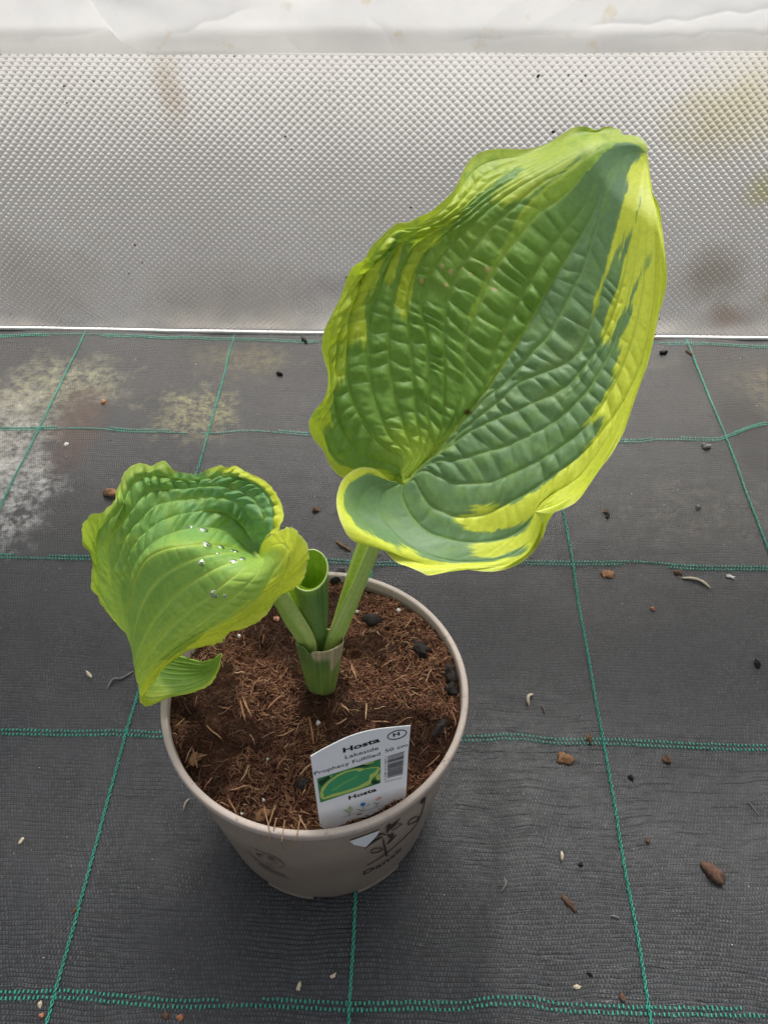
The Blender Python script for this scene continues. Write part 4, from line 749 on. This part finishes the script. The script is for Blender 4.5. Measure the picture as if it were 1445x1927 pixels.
def paint_small():
    X, Y = G2[..., 0], G2[..., 1]; st = fbm(V2*40, U2*10, 0, 12, 3); n = fbm(X/20, Y/20, 0, 8, 3)
    green = np.array((.255, .470, .110)); blue = np.array((.175, .385, .150)); lime = np.array((.48, .68, .12)); yel = np.array((.68, .76, .065))
    one = np.ones(X.shape)[..., None]; col = green*one
    b = (sstep(.1, -.5, V2)*sstep(.52, .15, U2))[..., None]; col = col*(1-b)+blue*b
    l = np.clip(sstep(.10, .75, V2+.25*st)*.75+sstep(.42, .66, U2+.15*n)*.55*(V2 < .6), 0, 1)[..., None]; col = col*(1-l)+lime*l
    m = (.45*sstep(.05, .5, n+.4*st))[..., None]; col = col*(1-m)+np.array((.33, .52, .09))*m
    y = sstep(.66, .80, V2+.10*st+.05*n-.10*sstep(.25, .0, U2))+sstep(-.86, -.93, V2+.05*n+.05*st+.16*((X > 330) & (X < 388)))*(.35+.65*sstep(.30, .2, U2))
    y = np.clip(y+.75*sstep(.30, .75, V2+.25*st)*sstep(.40, .72, U2), 0, 1)[..., None]; col = col*(1-y)+yel*y
    dg = inpoly(X+4*st, Y+4*n, [(300, 1240), (330, 1215), (366, 1192), (395, 1180), (372, 1206), (340, 1226), (310, 1244)])[..., None]*.7*sstep(.75, .6, U2)[..., None]
    col = col*(1-dg)+np.array((.20, .35, .05))*dg
    vn = np.clip(np.exp(-(vd2/np.where(V2 > 0, .0013, .0005))**2)*.55, 0, 1)*sstep(.03, .1, U2); vn = (vn*np.where(V2 > 0, 1, .65))[..., None]; col = col*(1-vn)+np.array((.55, .72, .15))*vn
    mid = (np.exp(-(V2/.035)**2)*sstep(.75, .4, U2)*.9*sstep(-.01, .06, U2))[..., None]; col = col*(1-mid)+np.array((.36, .52, .08))*mid
    bend = (sstep(.735, .78, U2)*sstep(1.2, .5, np.abs(V2)))*np.ones_like(X)                   # the paler, ribbed back of the tip
    bk = bend[..., None]*.9; rib = (.5+.5*np.cos(2*np.pi*ww2))[None, :, None]
    col = col*(1-bk)+(np.array((.15, .30, .045))*(1-.35*rib)+np.array((.28, .44, .08))*.35*rib)*bk
    rim = (sstep(.985, .998, np.abs(V2))*np.ones_like(X))[..., None]*.4; return col*(1-rim)+np.array((.62, .64, .22))*rim
leaf2 = mesh_obj('leaf', Ps.reshape(-1, 3), grid_faces(*Ps.shape[:2]), M_leaf, col=paint_small().reshape(-1, 3)); keep(leaf2, plant)
leaf2['label'] = 'drooping puckered leaf with yellow edge and tip curled under'

# ---- stalks, sheath and rolled shoot ---------------------------------------------------------
def stalk(path, rad, chan, depth=.55, open_=52, k=30, nn=60, cols=None):
    P = resample3(path, nn); T = nrm(np.gradient(P, axis=0)); cm = nrm(CAM[None]-P); cm = nrm(cm-T*(cm*T).sum(1)[:, None]); lf_ = np.cross(cm, T)
    lf_ = lf_*np.sign(-(lf_@RT))[:, None]; tw = np.radians(np.interp(np.linspace(0, 1, nn), np.linspace(0, 1, len(chan)), chan))[:, None]
    A = cm*np.cos(tw)+lf_*np.sin(tw); B = np.cross(T, A); rr_ = np.interp(np.linspace(0, 1, nn), np.linspace(0, 1, len(rad)), rad)
    th = np.radians(np.linspace(open_, 360-open_, k)); ox, oy = np.cos(th), np.sin(th)
    q = np.linspace(-1, 1, 12)[1:-1]; iy = q*math.sin(math.radians(open_))*.86; ix = math.cos(math.radians(open_))*1.0-depth*(1-q*q)*1.6
    sx = np.r_[ox, ix]; sy = np.r_[oy, iy]; isin = np.r_[np.zeros(k), np.ones(len(ix))]
    V = P[:, None]+rr_[:, None, None]*(sx[None, :, None]*A[:, None]+sy[None, :, None]*B[:, None])
    u = np.linspace(0, 1, nn)[:, None]; s = np.arctan2(sy, sx)[None]
    st = fbm(s*5+9, u*4, 0, 5, 2)
    g1, g2, g3 = np.array((.50, .62, .20)), np.array((.38, .55, .11)), np.array((.52, .68, .10))
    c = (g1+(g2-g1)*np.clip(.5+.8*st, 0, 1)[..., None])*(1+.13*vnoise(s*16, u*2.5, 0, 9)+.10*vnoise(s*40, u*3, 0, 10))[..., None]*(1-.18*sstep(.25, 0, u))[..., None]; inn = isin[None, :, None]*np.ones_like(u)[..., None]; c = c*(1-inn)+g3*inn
    e = np.exp(-((np.abs(s)-math.radians(open_))/.10)**2)*(1-isin)[None]*np.ones_like(u); c = c+e[..., None]*np.array((.16, .18, .06))
    return V, c, k+len(ix)
def resample3(pts, n):
    p = np.asarray(pts, float); d = np.r_[0, np.cumsum(np.linalg.norm(np.diff(p, axis=0), axis=1))]
    q = resample(np.c_[d, np.zeros(len(p)), p], n); return q[:, 2:]
def add_stalk(path, rad, chan, label, **kw):
    V, c, k = stalk(path, rad, chan, **kw); n = V.shape[0]
    F = [tuple(f) for f in grid_faces(n, k, True)]
    o = mesh_obj('leaf_stalk', V.reshape(-1, 3), F, M_stalk, col=c.reshape(-1, 3)); keep(o, plant); o['label'] = label; return o
s0 = PB+np.array([.000, 0, .012])
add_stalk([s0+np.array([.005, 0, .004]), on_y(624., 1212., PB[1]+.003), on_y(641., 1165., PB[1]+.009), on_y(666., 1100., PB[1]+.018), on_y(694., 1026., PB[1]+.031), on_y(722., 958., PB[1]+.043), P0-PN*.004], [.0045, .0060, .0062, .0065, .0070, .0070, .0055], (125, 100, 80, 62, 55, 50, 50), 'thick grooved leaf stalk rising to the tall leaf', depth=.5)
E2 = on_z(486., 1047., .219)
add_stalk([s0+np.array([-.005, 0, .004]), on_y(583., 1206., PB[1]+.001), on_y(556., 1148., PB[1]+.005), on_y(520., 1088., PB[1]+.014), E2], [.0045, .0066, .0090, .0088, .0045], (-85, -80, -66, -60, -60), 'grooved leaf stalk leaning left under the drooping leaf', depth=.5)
# sheath
def ring_tube(C0, C1, r0, r1, nh, na, topfn, a0=0.0, a1=2*np.pi, spiral=0.0, bulge=0.0, sq=1.0):
    a = np.linspace(a0, a1, na); T = nrm(C1-C0); X = nrm(np.cross([0, 1, 0], T)); Y = np.cross(T, X); L = np.linalg.norm(C1-C0)
    s = np.linspace(0, 1, nh)[:, None]*topfn(a)[None]; r = r0+(r1-r0)*np.clip(s, 0, 1)**.8+bulge*np.sin(np.pi*np.clip(s, 0, 1))-spiral*((a-a0)/(2*np.pi))[None]
    V = C0+T*(s*L)[..., None]+(np.cos(a)[None, :, None]*X+(sq*np.sin(a))[None, :, None]*Y)*r[..., None]; return V, a, s
C0 = PB-np.array([0, 0, .004]); C1 = on_y(601., 1204., PB[1]-.001)
V, a, s = ring_tube(C0, C1, .0084, .0142, 40, 120, lambda a: .93+.15*sstep(.2, -.9, np.sin(a))+.035*np.sin(2*a+.6)-.07*np.exp(-((a-4.35)/.14)**2)+.035*np.cos(a), sq=.74)
g = np.array((.20, .32, .065)); tan = np.array((.46, .40, .24)); gb = np.array((.07, .16, .06))
q = (sstep(.80, .97, s+.10*np.cos(a[None]-.4)+.20*vnoise(a[None]*2.6, s*3, 0, 3)+.13*np.exp(-((np.mod(a+1.05, 6.283)-.0)/.55)**2)))[..., None]
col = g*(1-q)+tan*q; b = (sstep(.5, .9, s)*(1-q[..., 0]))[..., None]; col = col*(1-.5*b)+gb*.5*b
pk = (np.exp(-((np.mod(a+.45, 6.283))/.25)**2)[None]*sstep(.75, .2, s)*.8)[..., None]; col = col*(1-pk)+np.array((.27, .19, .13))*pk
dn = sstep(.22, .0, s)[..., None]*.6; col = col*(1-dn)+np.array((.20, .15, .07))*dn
col = col*(1+.25*vnoise(a*14, s*2, 0, 8))[..., None]
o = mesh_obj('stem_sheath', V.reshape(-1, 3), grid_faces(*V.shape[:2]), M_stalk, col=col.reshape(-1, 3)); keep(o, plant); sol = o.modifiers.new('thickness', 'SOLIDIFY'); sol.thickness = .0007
# rolled shoot
C0 = on_y(601., 1222., PB[1]+.004); C1 = on_y(583., 1072., PB[1]+.010)
aa0 = math.radians(-150)
V, a, s = ring_tube(C0, C1,   .0040, .0108, 50, 150, lambda a: 1.0+.085*np.sin(a+.15)*np.ones_like(a)-.03*((a-aa0)/6.28 > 1.02)*((a-aa0)/6.28-1.02)*4, aa0, aa0+2*np.pi*1.42, .0028, .0008)
out = np.array((.20, .35, .105)); inn = np.array((.30, .47, .07)); tpos = ((a-aa0)/(2*np.pi))[None]
stp = fbm(a*9, s*1.2, 0, 6, 2)
c = out*(1+.35*stp)[..., None]; f = (sstep(.90, .99, s)*.0+sstep(.92, 1.05, tpos)*np.ones_like(s))[..., None]; c = c*(1-f)+inn*(1+.2*stp)[..., None]*f
yl = (sstep(.25, .02, tpos)*np.ones_like(s))[..., None]*.8; c = c*(1-yl)+np.array((.30, .42, .07))*yl
e = sstep(.975, .995, s/np.max(s, 0, keepdims=True))[..., None]*.7; c = c*(1-e)+np.array((.36, .52, .12))*e
tt_ = NT('shoot_inside'); pp_ = tt_.pos(); cc_ = tt_.ramp(tt_.noise(pp_, 220, 3), (.3, (.20, .36, .035)), (.7, (.27, .43, .05))); tr_ = tt_.n('BsdfTranslucent'); tt_.l(cc_, tr_.inputs[0])
M_in = tt_.done(tt_.mixs(.35, tt_.princ(cc_, .45, .3), tr_.outputs[0]))
o = mesh_obj('rolled_shoot', V.reshape(-1, 3), grid_faces(*V.shape[:2]), M_leaf, col=c.reshape(-1, 3)); keep(o, plant)
o['label'] = 'young leaf still rolled into a tube between the two stalks'
ncol = int(150/1.42*1.02); Vi = V[24:, :ncol].copy(); axis = V[24:, :ncol].mean(1, keepdims=True); Vi = axis+(Vi-axis)*.94
lc = np.array((.46, .66, .085))*(1+.18*fbm(a[:ncol]*7, s[24:, :ncol]*1.5, 0, 16, 2))[..., None]
keep(mesh_obj('shoot_lining', Vi.reshape(-1, 3), grid_faces(*Vi.shape[:2]), M_leaf, col=lc.reshape(-1, 3)), plant)
mb = MB(); mb.tube(V[-1, :ncol+4], .00055, 6, (.55, .70, .28)); keep(mb.build('shoot_lip', M_stalk, col=True), plant)

# ---- water drops on the drooping leaf -------------------------------------------------------
t = NT('water_drop'); gl = t.n('BsdfGlass'); gl.inputs['IOR'].default_value = 1.33; gl.inputs['Roughness'].default_value = .0; M_water = t.done(gl.outputs[0])
flat = G2[..., :2].reshape(-1, 2); keepm = (np.broadcast_to(U2, G2.shape[:2]) < .62).ravel(); PF, NF_ = Ps.reshape(-1, 3), N2.reshape(-1, 3)
for px, py, r, lb in ((360, 992, 4, 'small clear water drop above the midrib, leftmost of the upper pair'), (383, 998, 8, 'big clear water drop on the puckered upper half of the drooping leaf'), (389, 1027, 8.5, 'big clear water drop sitting on the midrib of the drooping leaf'), (416, 1031, 6.5, 'long clear water drop on the midrib right of the biggest one'), (437, 1036, 4, 'tiny clear water drop on the midrib near the stalk'), (444, 1038, 5, 'clear water drop on the midrib nearest the stalk'), (410, 1042, 3.6, 'tiny clear water drop just below the midrib'),
                      (456, 1053, 6.5, 'oval clear water drop below the midrib beside the leaf base'), (439, 1058, 7.5, 'round clear water drop below the midrib on a pale vein'), (380, 1060, 6, 'faint flat water drop on the left of the lower leaf half'), (404, 1118, 8, 'clear water drop low on the drooping leaf near the yellow margin'), (424, 1121, 4, 'tiny clear water drop beside the lowest big drop'), (442, 979, 3.5, 'tiny bright water drop high on the puckered green half'), (457, 929, 3, 'tiny water drop near the top yellow margin of the drooping leaf')):
    d = np.hypot(flat[:, 0]-px, flat[:, 1]-py)+np.where(keepm, 0, 1e4); i = int(d.argmin()); c, n = PF[i], NF_[i]
    R = r/FPX*float((c-CAM)@FW); th = np.linspace(0, np.pi/2*1.12, 7)[:, None]; ph = np.arange(16)[None]*2*np.pi/16
    X = nrm(np.cross(n, [.3, 1, .2])); Y = np.cross(n, X)
    Vd = (np.sin(th)*np.cos(ph))[..., None]*X*(1.1)+(np.sin(th)*np.sin(ph))[..., None]*Y+(np.cos(th)*.42+0*ph)[..., None]*n
    o = mesh_obj('water_drop', (Vd*R).reshape(-1, 3), grid_faces(7, 16, True).tolist()+[tuple(6*16+k for k in range(16))[::-1]], M_water); o.location = c+n*R*.10
    tag(o, lb, 'water drop', 'water drops on the drooping leaf')

# ================================================================== PLANT LABEL
BL, BR, TL, TR = on_z(602.5, 1556., .131), on_z(764., 1497., .131), on_z(584.4, 1424., .182), on_z(772.7, 1366., .182)
LX = nrm((BR-BL)+(TR-TL)); LY = (TL+TR)/2-(BL+BR)/2; LY = nrm(LY-LX*np.dot(LY, LX)); LN = nrm(np.cross(LX, LY)); LC = (BL+BR+TL+TR)/4
if np.dot(LN, CAM-LC) < 0: LN = -LN
def on_card(px, py, off=0.0002): return on_plane(np.asarray(px, float), np.asarray(py, float), LC+LN*off, LN)
card = empty('plant_label', tuple(LC)); tag(card, 'white printed plant label stuck in at the front edge of the pot', 'plant label')
t = NT('label_plastic'); p = t.pos(); n = t.noise(p, 90, 4, .6)
M_card = t.done(t.princ(t.ramp(n, (.3, (.76, .77, .79)), (.7, (.82, .83, .84))), .4, .4))
top = resample(np.array([(584.4, 1424), (618.6, 1405), (662, 1385), (706, 1373.5), (772.7, 1366)], float), 24)
OUT = np.vstack([top, [(768, 1418), (764, 1496), (761, 1505), (745, 1535), (716, 1560), (680, 1576), (655, 1582), (629, 1572), (608, 1559), (602.6, 1556), (594, 1495)]])
Pc = on_card(OUT[:, 0], OUT[:, 1], 0.0); Qc = Pc-LN*.0006; nn = len(Pc)
o = mesh_obj('card', np.vstack([Pc, Qc]), [tuple(range(nn)), tuple(range(nn, 2*nn))[::-1]]+[(i, nn+i, nn+(i+1) % nn, (i+1) % nn) for i in range(nn)], M_card, smooth=False); keep(o, card)
tipq = np.array([(658, 1584), (714.7, 1563.5), (709, 1574), (688.4, 1595), (666, 1590.7)]); A = on_pot(tipq[:, 0], tipq[:, 1], .0003); B = on_pot(tipq[:, 0], tipq[:, 1], .0011)
o = mesh_obj('label_tip', np.vstack([A, B]), [(4, 3, 2, 1, 0), (5, 6, 7, 8, 9)]+[(i, (i+1) % 5, 5+(i+1) % 5, 5+i) for i in range(5)], M_card, smooth=False); keep(o, card)
o['label'] = 'white pointed label end poking out through the pot wall'
def flatm(name, c): t = NT(name); return t.done(t.princ(c, .45, .3))
M_black, M_grey = flatm('label_black', (.012, .012, .014)), flatm('label_grey', (.10, .10, .11))
def k7(x, y): return 575+x/6.88, 1360+y/6.88
def card_text(s, a, b, h, bold, mat=M_black, up=-.12):
    mb = MB(); text_on(mb, s, k7(*a), k7(*b), (up*h/6.88, -h/6.88), on_card, bold); o = mb.build('printed_text', mat, smooth=False); keep(o, card); return o
card_text('Hosta', (488, 393), (965, 248), 58, .030); card_text('Lakeside', (515, 476), (945, 350), 44, .0); card_text('Prophecy Fulfilled', (115, 686), (968, 424), 42, .0)
card_text('50 cm', (1033, 392), (1322, 308), 40, .0); card_text('Hosta', (560, 1003), (920, 888), 46, .026); card_text('H', (1135, 188), (1220, 165), 44, .03)
mb = MB(); ribbon(mb, [k7(1185+122*math.cos(q)-4*math.sin(q), 160+55*math.sin(q)-26*math.cos(q)) for q in np.linspace(0, 2*np.pi, 30)], 1.7, on_card, 70); keep(mb.build('printed_ring', M_black, smooth=False), card)
# barcode
mb = MB(); q4 = np.array([k7(1062, 440), k7(1278, 375), k7(1255, 685), k7(1060, 735)]); y = 0.0
def quad(u0, v0, u1, v1, q):
    f = lambda u, v: (q[0]*(1-u)+q[1]*u)*(1-v)+(q[3]*(1-u)+q[2]*u)*v
    P = np.array([f(u0, v0), f(u1, v0), f(u1, v1), f(u0, v1)]); return on_card(P[:, 0], P[:, 1])
rb = random.Random(5)
while y < .97:
    b = rb.choice([.012, .012, .024, .036]); mb.add(quad(0, y, 1, min(1, y+b), q4), [(0, 1, 2, 3)]); y += b+rb.choice([.012, .012, .024])
mb.add(quad(-.2, 1.09, .97, 1.105, q4), [(0, 1, 2, 3)])
keep(mb.build('barcode', M_grey, smooth=False), card)
mb = MB(); text_on(mb, '5 708 213 064 1', k7(1046, 745), k7(1048, 440), (-4.0, 1.2), on_card, 0); keep(mb.build('barcode_digits', M_grey, smooth=False), card)
# picture of a leaf
pc = np.array([k7(150, 730), k7(970, 472), k7(970, 785), k7(190, 1040)])
M_p1, M_p2, M_p3, M_p4, M_p5 = flatm('print_green', (.045, .22, .075)), flatm('print_yellow_green', (.42, .55, .13)), flatm('print_leaf', (.055, .30, .13)), flatm('print_dark', (.015, .05, .02)), flatm('print_light_green', (.13, .42, .12))
def poly_on(pts, off): P = np.array([k7(*p) for p in pts]); return on_card(P[:, 0], P[:, 1], off)
def prt(name, mat, polys, off):
    mb = MB()
    for q in polys: mb.add(poly_on(q, off), [tuple(range(len(q)))])
    keep(mb.build(name, mat, smooth=False), card)
prt('printed_picture', M_p1, [[(150, 730), (970, 472), (970, 785), (190, 1040)]], .00018)
prt('picture_shade', M_p4, [[(160, 770), (300, 690), (340, 700), (200, 830)], [(610, 590), (740, 545), (850, 540), (800, 570), (660, 590)], [(840, 765), (900, 735), (965, 780), (880, 808)]], .00024)
prt('picture_leaf_edge', M_p2, [[(185, 930), (205, 850), (280, 770), (400, 680), (520, 625), (640, 600), (720, 590), (760, 600), (850, 580), (950, 575), (968, 600), (930, 670), (860, 730), (840, 800), (700, 860), (520, 920), (380, 960), (230, 1000), (195, 975)], [(750, 545), (860, 510), (900, 500), (880, 520), (790, 550)], [(905, 700), (968, 650), (968, 740), (920, 745)]], .00030)
prt('picture_leaf', M_p3, [[(240, 975), (225, 900), (300, 790), (420, 700), (540, 645), (650, 620), (700, 640), (760, 610), (850, 595), (930, 590), (900, 640), (830, 680), (820, 750), (680, 830), (500, 890), (340, 930)]], .00036)
prt('picture_highlight', M_p5, [[(330, 880), (480, 780), (640, 700), (690, 660), (660, 710), (500, 800), (360, 890)], [(300, 690), (360, 670), (345, 700), (330, 720)]], .00042)
M_blue, M_or, M_lg, M_sg, M_br = flatm('print_blue', (.03, .20, .55)), flatm('print_orange', (.75, .42, .28)), flatm('print_pale_green', (.42, .55, .22)), flatm('print_stem', (.16, .30, .20)), flatm('print_brown', (.22, .10, .07))
el = lambda x, y, a, b, r=0: [(x+a*math.cos(q)*math.cos(r)-b*math.sin(q)*math.sin(r), y+a*math.cos(q)*math.sin(r)+b*math.sin(q)*math.cos(r)) for q in np.linspace(0, 2*np.pi, 14, endpoint=False)]
prt('printed_flower', M_blue, [el(742, 1062, 34, 22, -.3)], .0003); prt('printed_flower', M_or, [el(940, 990, 42, 13, -.4), el(965, 972, 26, 7, -.2)], .0003)
prt('printed_sprig', M_lg, [el(520, 1140, 34, 9, -.2), el(580, 1110, 30, 9, -.3), el(555, 1160, 40, 8, .1), el(600, 1130, 22, 8, -.5), el(570, 1095, 10, 14, .3)], .0003)
mb = MB()
for pts, wd in (([(567, 1215), (568, 1180), (570, 1120)], 1.2), ([(748, 1140), (752, 1110), (746, 1080)], 1.0), ([(745, 1145), (700, 1135), (655, 1120)], [.6, 1.6, .6]), ([(780, 1090), (815, 1070), (840, 1050)], [.6, 1.2, .5]), ([(915, 1092), (922, 1060), (915, 1035)], 1.0), ([(920, 1065), (945, 1050), (960, 1040)], .9), ([(915, 1060), (895, 1045), (880, 1035)], .9)): ribbon(mb, [k7(*p) for p in pts], wd, on_card, 8)
keep(mb.build('printed_stem', M_sg, smooth=False), card)
mb = MB(); ribbon(mb, [k7(480, 1228), k7(740, 1150), k7(1000, 1072)], .5, on_card, 8); ribbon(mb, [k7(660, 1202), k7(690, 1190), k7(735, 1180)], [1, 2.6, .8], on_card, 8); ribbon(mb, [k7(1030, 1100), k7(1050, 1085)], 1.8, on_card, 4); ribbon(mb, [k7(1080, 1070), k7(1100, 1066)], 1.2, on_card, 4); keep(mb.build('printed_mark', M_br, smooth=False), card)
# grains of soil stuck to the foot of the label
mb = MB(); rs = random.Random(3)
for i in range(26):
    u = rs.random(); x = 602+(758-602)*u; yb = np.interp(x, [602, 655, 680, 716, 745, 760], [1554, 1563, 1554, 1539, 1519, 1504]); yy = yb-abs(rs.gauss(0, 4))*(.4+.9*math.sin(u*3.1))-1
    mb.add(*blob(on_card(x, yy, .0004), rs.uniform(.0002, .0005), i, (1, 1, .6), .3, 5, 6))
o = mb.build('soil_crumb', simple('soil_crumb', (.11, .07, .05), .9, .1)); keep(o, card); tag(o, kind='stuff')

# ================================================================== LITTER ON THE FABRIC
M_wood = simple('brown_bark', (.13, .075, .05), .85, .2, .5, 260); M_crumb = simple('brown_crumb', (.13, .075, .045), .9, .15, .4, 300); M_cream = simple('cream_husk', (.58, .50, .36), .7, .3, .15)
M_stone = simple('grey_stone', (.20, .19, .18), .8, .3, .2); M_dark = simple('black_crumb', (.014, .013, .013), .8, .2, .2); M_red = simple('orange_grit', (.40, .17, .09), .8, .2, .2); M_white = simple('white_flake', (.72, .70, .66), .7, .3, .1)
G_ = [('bark_chunk', 1341, 1648, 26, M_wood, 'thick dark brown bark chunk lying at the right of the pot', 'bark', (1.0, .62, .5)),
      ('coir_clump', 1062, 1428, 15, M_tan, 'loose orange brown coir clump right of the pot below the green band', 'coir', (1, .8, .35)),
      ('soil_crumb', 1255, 1431, 9, M_crumb, 'small brown soil crumb on the far right below the green band', 'crumb', (1, .8, .6)),
      ('soil_crumb', 1109, 1392, 8, M_crumb, 'brown soil crumb lying on the green band beside the thread crossing', 'crumb', (1.1, .7, .6)),
      ('wood_chip', 1069, 1702, 13, M_wood, 'slim brown wood chip between the pot and the thick bark chunk', 'wood chip', (1.2, .5, .4)),
      ('seed', 1056, 1615, 7.5, M_cream, 'tan seed on the fabric right of the pot base', 'seed', (1, .55, .5)),
      ('seed', 562, 1856, 9, M_cream, 'pale pointed seed husk in front of the pot near the lowest band', 'seed', (1.1, .5, .4)),
      ('seed', 626, 1836, 6, M_cream, 'small pale husk just left of the middle green thread', 'seed', (1.1, .6, .4)),
      ('seed', 167, 1268, 9, M_cream, 'tan husk on the fabric left of the drooping leaf', 'seed', (1.1, .4, .35)),
      ('soil_crumb', 1276, 1077, 8, M_crumb, 'brown crumb touching the green band at the end of the pale root', 'crumb', (1.1, .7, .5)),
      ('white_flake', 1374, 1084, 7, M_white, 'white flake right of the pale curled root', 'flake', (1.1, .6, .4)),
      ('coir_clump', 207, 926, 15, M_tan, 'coir clump behind the drooping leaf on the left', 'coir', (1, .8, .5)),
      ('stone', 1328, 844, 8, M_stone, 'grey stone below the far right thread crossing', 'stone', (1, .8, .6)),
      ('stone', 1314, 955, 6, M_stone, 'small grey pebble right of the tall leaf', 'stone', (1, .8, .6)),
      ('coir_patch', 1142, 1079, 13, M_tan, 'flat pale coir patch right of the thread crossing', 'coir', (1, .9, .10)),
      ('soil_crumb', 593, 957, 6.5, M_crumb, 'reddish brown crumb between the two leaves', 'crumb', (1, .9, .7)),
      ('soil_crumb', 140, 1715, 6, M_crumb, 'brown crumb just left of the left green thread near the front', 'crumb', (.8, 1, .6)),
      ('soil_crumb', 75, 1891, 6, M_cream, 'pale crumb in the front left corner under the band', 'crumb', (1, .7, .6)),
      ('grit', 78, 1912, 5.5, M_red, 'orange grain of grit in the front left corner', 'grit', (1, .8, .6)),
      ('grit', 340, 1915, 6.5, M_red, 'orange grain of grit at the very front edge', 'grit', (1, .8, .6)),
      ('grit', 312, 1914, 6, M_wood, 'dull brown grain beside the orange grit at the front edge', 'grit', (1, .8, .5)),
      ('grit', 1228, 1145, 4, M_red, 'tiny orange grain of grit on the right below the band', 'grit', (1, 1, .7)),
      ('white_flake', 125, 836, 5, M_white, 'white flake beside the dried mud on the left', 'flake', (1, .8, .6)),
      ('grit', 195, 756, 6, M_red, 'red brown grit near the dark stain at the back left', 'grit', (1, .9, .6)),
      ('soil_crumb', 525, 700, 8, M_dark, 'black crumb on the fabric near the wall left of the tall leaf', 'crumb', (.6, 1, .6)),
      ('soil_crumb', 572, 640, 8, M_dark, 'black crumb against the foot of the wall sheet', 'crumb', (1.2, .6, .6)),
      ('soil_crumb', 1140, 964, 5, M_crumb, 'brown crumb just right of the tall leaf lower edge', 'crumb', (1, .8, .6)),
      ('soil_crumb', 1144, 972, 6, M_dark, 'dark flat crumb under the brown one by the tall leaf edge', 'crumb', (1.4, .5, .4)),
      ('soil_crumb', 1186, 1464, 6, M_dark, 'black crumb right of the coir clump', 'crumb', (.7, 1.1, .6)),
      ('soil_crumb', 1170, 1880, 8, M_wood, 'round dark crumb just above the lowest band on the right', 'crumb', (1, .9, .5)),
      ('soil_crumb', 1109, 1836, 5, M_dark, 'small black crumb above the lowest band', 'crumb', (.6, 1, .6)),
      ('seed', 1085, 1860, 6, M_cream, 'cream seed just above the lowest band', 'seed', (1.1, .7, .5)),
      ('soil_crumb', 1218, 1586, 5, M_wood, 'brown crumb between the right thread and the bark chunk', 'crumb', (1, .9, .5)),
      ('soil_crumb', 1092, 1629, 5, M_dark, 'dark crumb below the tan seed', 'crumb', (1, .8, .6)),
      ('soil_crumb', 1425, 1249, 7, M_dark, 'dark crumb at the right edge of the picture', 'crumb', (1.2, .8, .6)),
      ('soil_crumb', 1296, 666, 6, M_wood, 'brown crumb on the far right thread near the wall', 'crumb', (1.4, .6, .5)),
      ('soil_crumb', 1248, 664, 7, M_dark, 'black crumb at the wall foot right of the tall leaf', 'crumb', (.8, 1.2, .6))]
for a in G_: piece(a[0], a[1], a[2], a[3], a[4], a[5], a[6], a[7], None, .2 if a[0] == 'bark_chunk' else .32, False)
def bit(name, pts, w, mat, label, cat, lift=.0006, arch=.001):
    P = on_z([p[0] for p in pts], [p[1] for p in pts], 0.0); P = resample3(P, 18); P[:, 2] = gz(P[:, 0], P[:, 1])+lift+arch*np.sin(np.linspace(0, np.pi, 18))
    r = w/2/FPX*float((P[9]-CAM)@FW); mb = MB(); c = P.mean(0).copy(); c[2] = 0
    mb.tube(P-c, np.interp(np.linspace(0, 1, 18), [0, .2, .8, 1], [.5, 1, 1, .3])*r, 6); o = mb.build(name, mat); o.location = c; return tag(o, label, cat)
bit('rootlet', [(1284, 1086), (1305, 1088), (1322, 1094), (1338, 1106)], 5, M_cream, 'curled cream rootlet below the band on the right', 'rootlet')
bit('husk', [(1003, 1306), (994, 1312), (993, 1320), (996, 1328)], 6, M_cream, 'cream curled husk right of the pot rim', 'husk', arch=.003)
bit('straw', [(632, 1015), (644, 1024), (660, 1033)], 5, M_tan, 'short tan straw between the rolled shoot and the tall leaf', 'straw')
bit('stick', [(35, 1589), (40, 1582), (44, 1576)], 7, M_cream, 'short cream stick at the left edge of the picture', 'stick', arch=.0)
bit('rootlet', [(250, 1262), (228, 1276), (212, 1278), (200, 1298)], 4, M_stone, 'grey forked rootlet left of the drooping leaf tip', 'rootlet')
bit('rootlet', [(949, 1655), (950, 1668), (942, 1682)], 3.4, M_stone, 'short grey rootlet right of the pot base', 'rootlet')
bit('rootlet', [(1147, 1726), (1156, 1727), (1164, 1731)], 3.2, M_stone, 'pale rootlet near the right thread below the wood chip', 'rootlet')
bit('straw', [(345, 1525), (350, 1512), (356, 1502)], 2.4, M_cream, 'thin pale straw beside the left of the pot', 'straw', arch=.003)
bit('rootlet', [(1017, 1328), (1022, 1335), (1026, 1345)], 2.6, M_wood, 'fine brown rootlet beside the cream husk', 'rootlet')
bit('straw', [(1408, 1510), (1416, 1522), (1427, 1536)], 2.2, M_stone, 'thin grey straw near the right edge of the picture', 'straw')
mb = MB(); cols = [(.6, .58, .54), (.28, .20, .14), (.05, .04, .035), (.42, .33, .22)]
for i in range(520):
    px, py = random.uniform(-60, 1500), random.uniform(650, 1927); c = on_z(px, py, 0.0)
    if math.hypot(c[0]-BASE[0], c[1]-BASE[1]) < RB+.004: continue
    c[2] = float(gz(c[0], c[1]))+.0003; r = random.uniform(.00018, .00055)*(1.7 if random.random() < .08 else 1)*(1.3 if c[1] > .4 else .9)
    V, F = blob(c, r, i, (1, .8, .6), .3, 4, 5); mb.add(V, F, random.choice(cols))
o = mb.build('dust_fleck', vcol_mat('dust_fleck', .85, .2), col=True); tag(o, 'tiny scattered flecks of dust and grit on the black fabric', 'dust', kind='stuff')
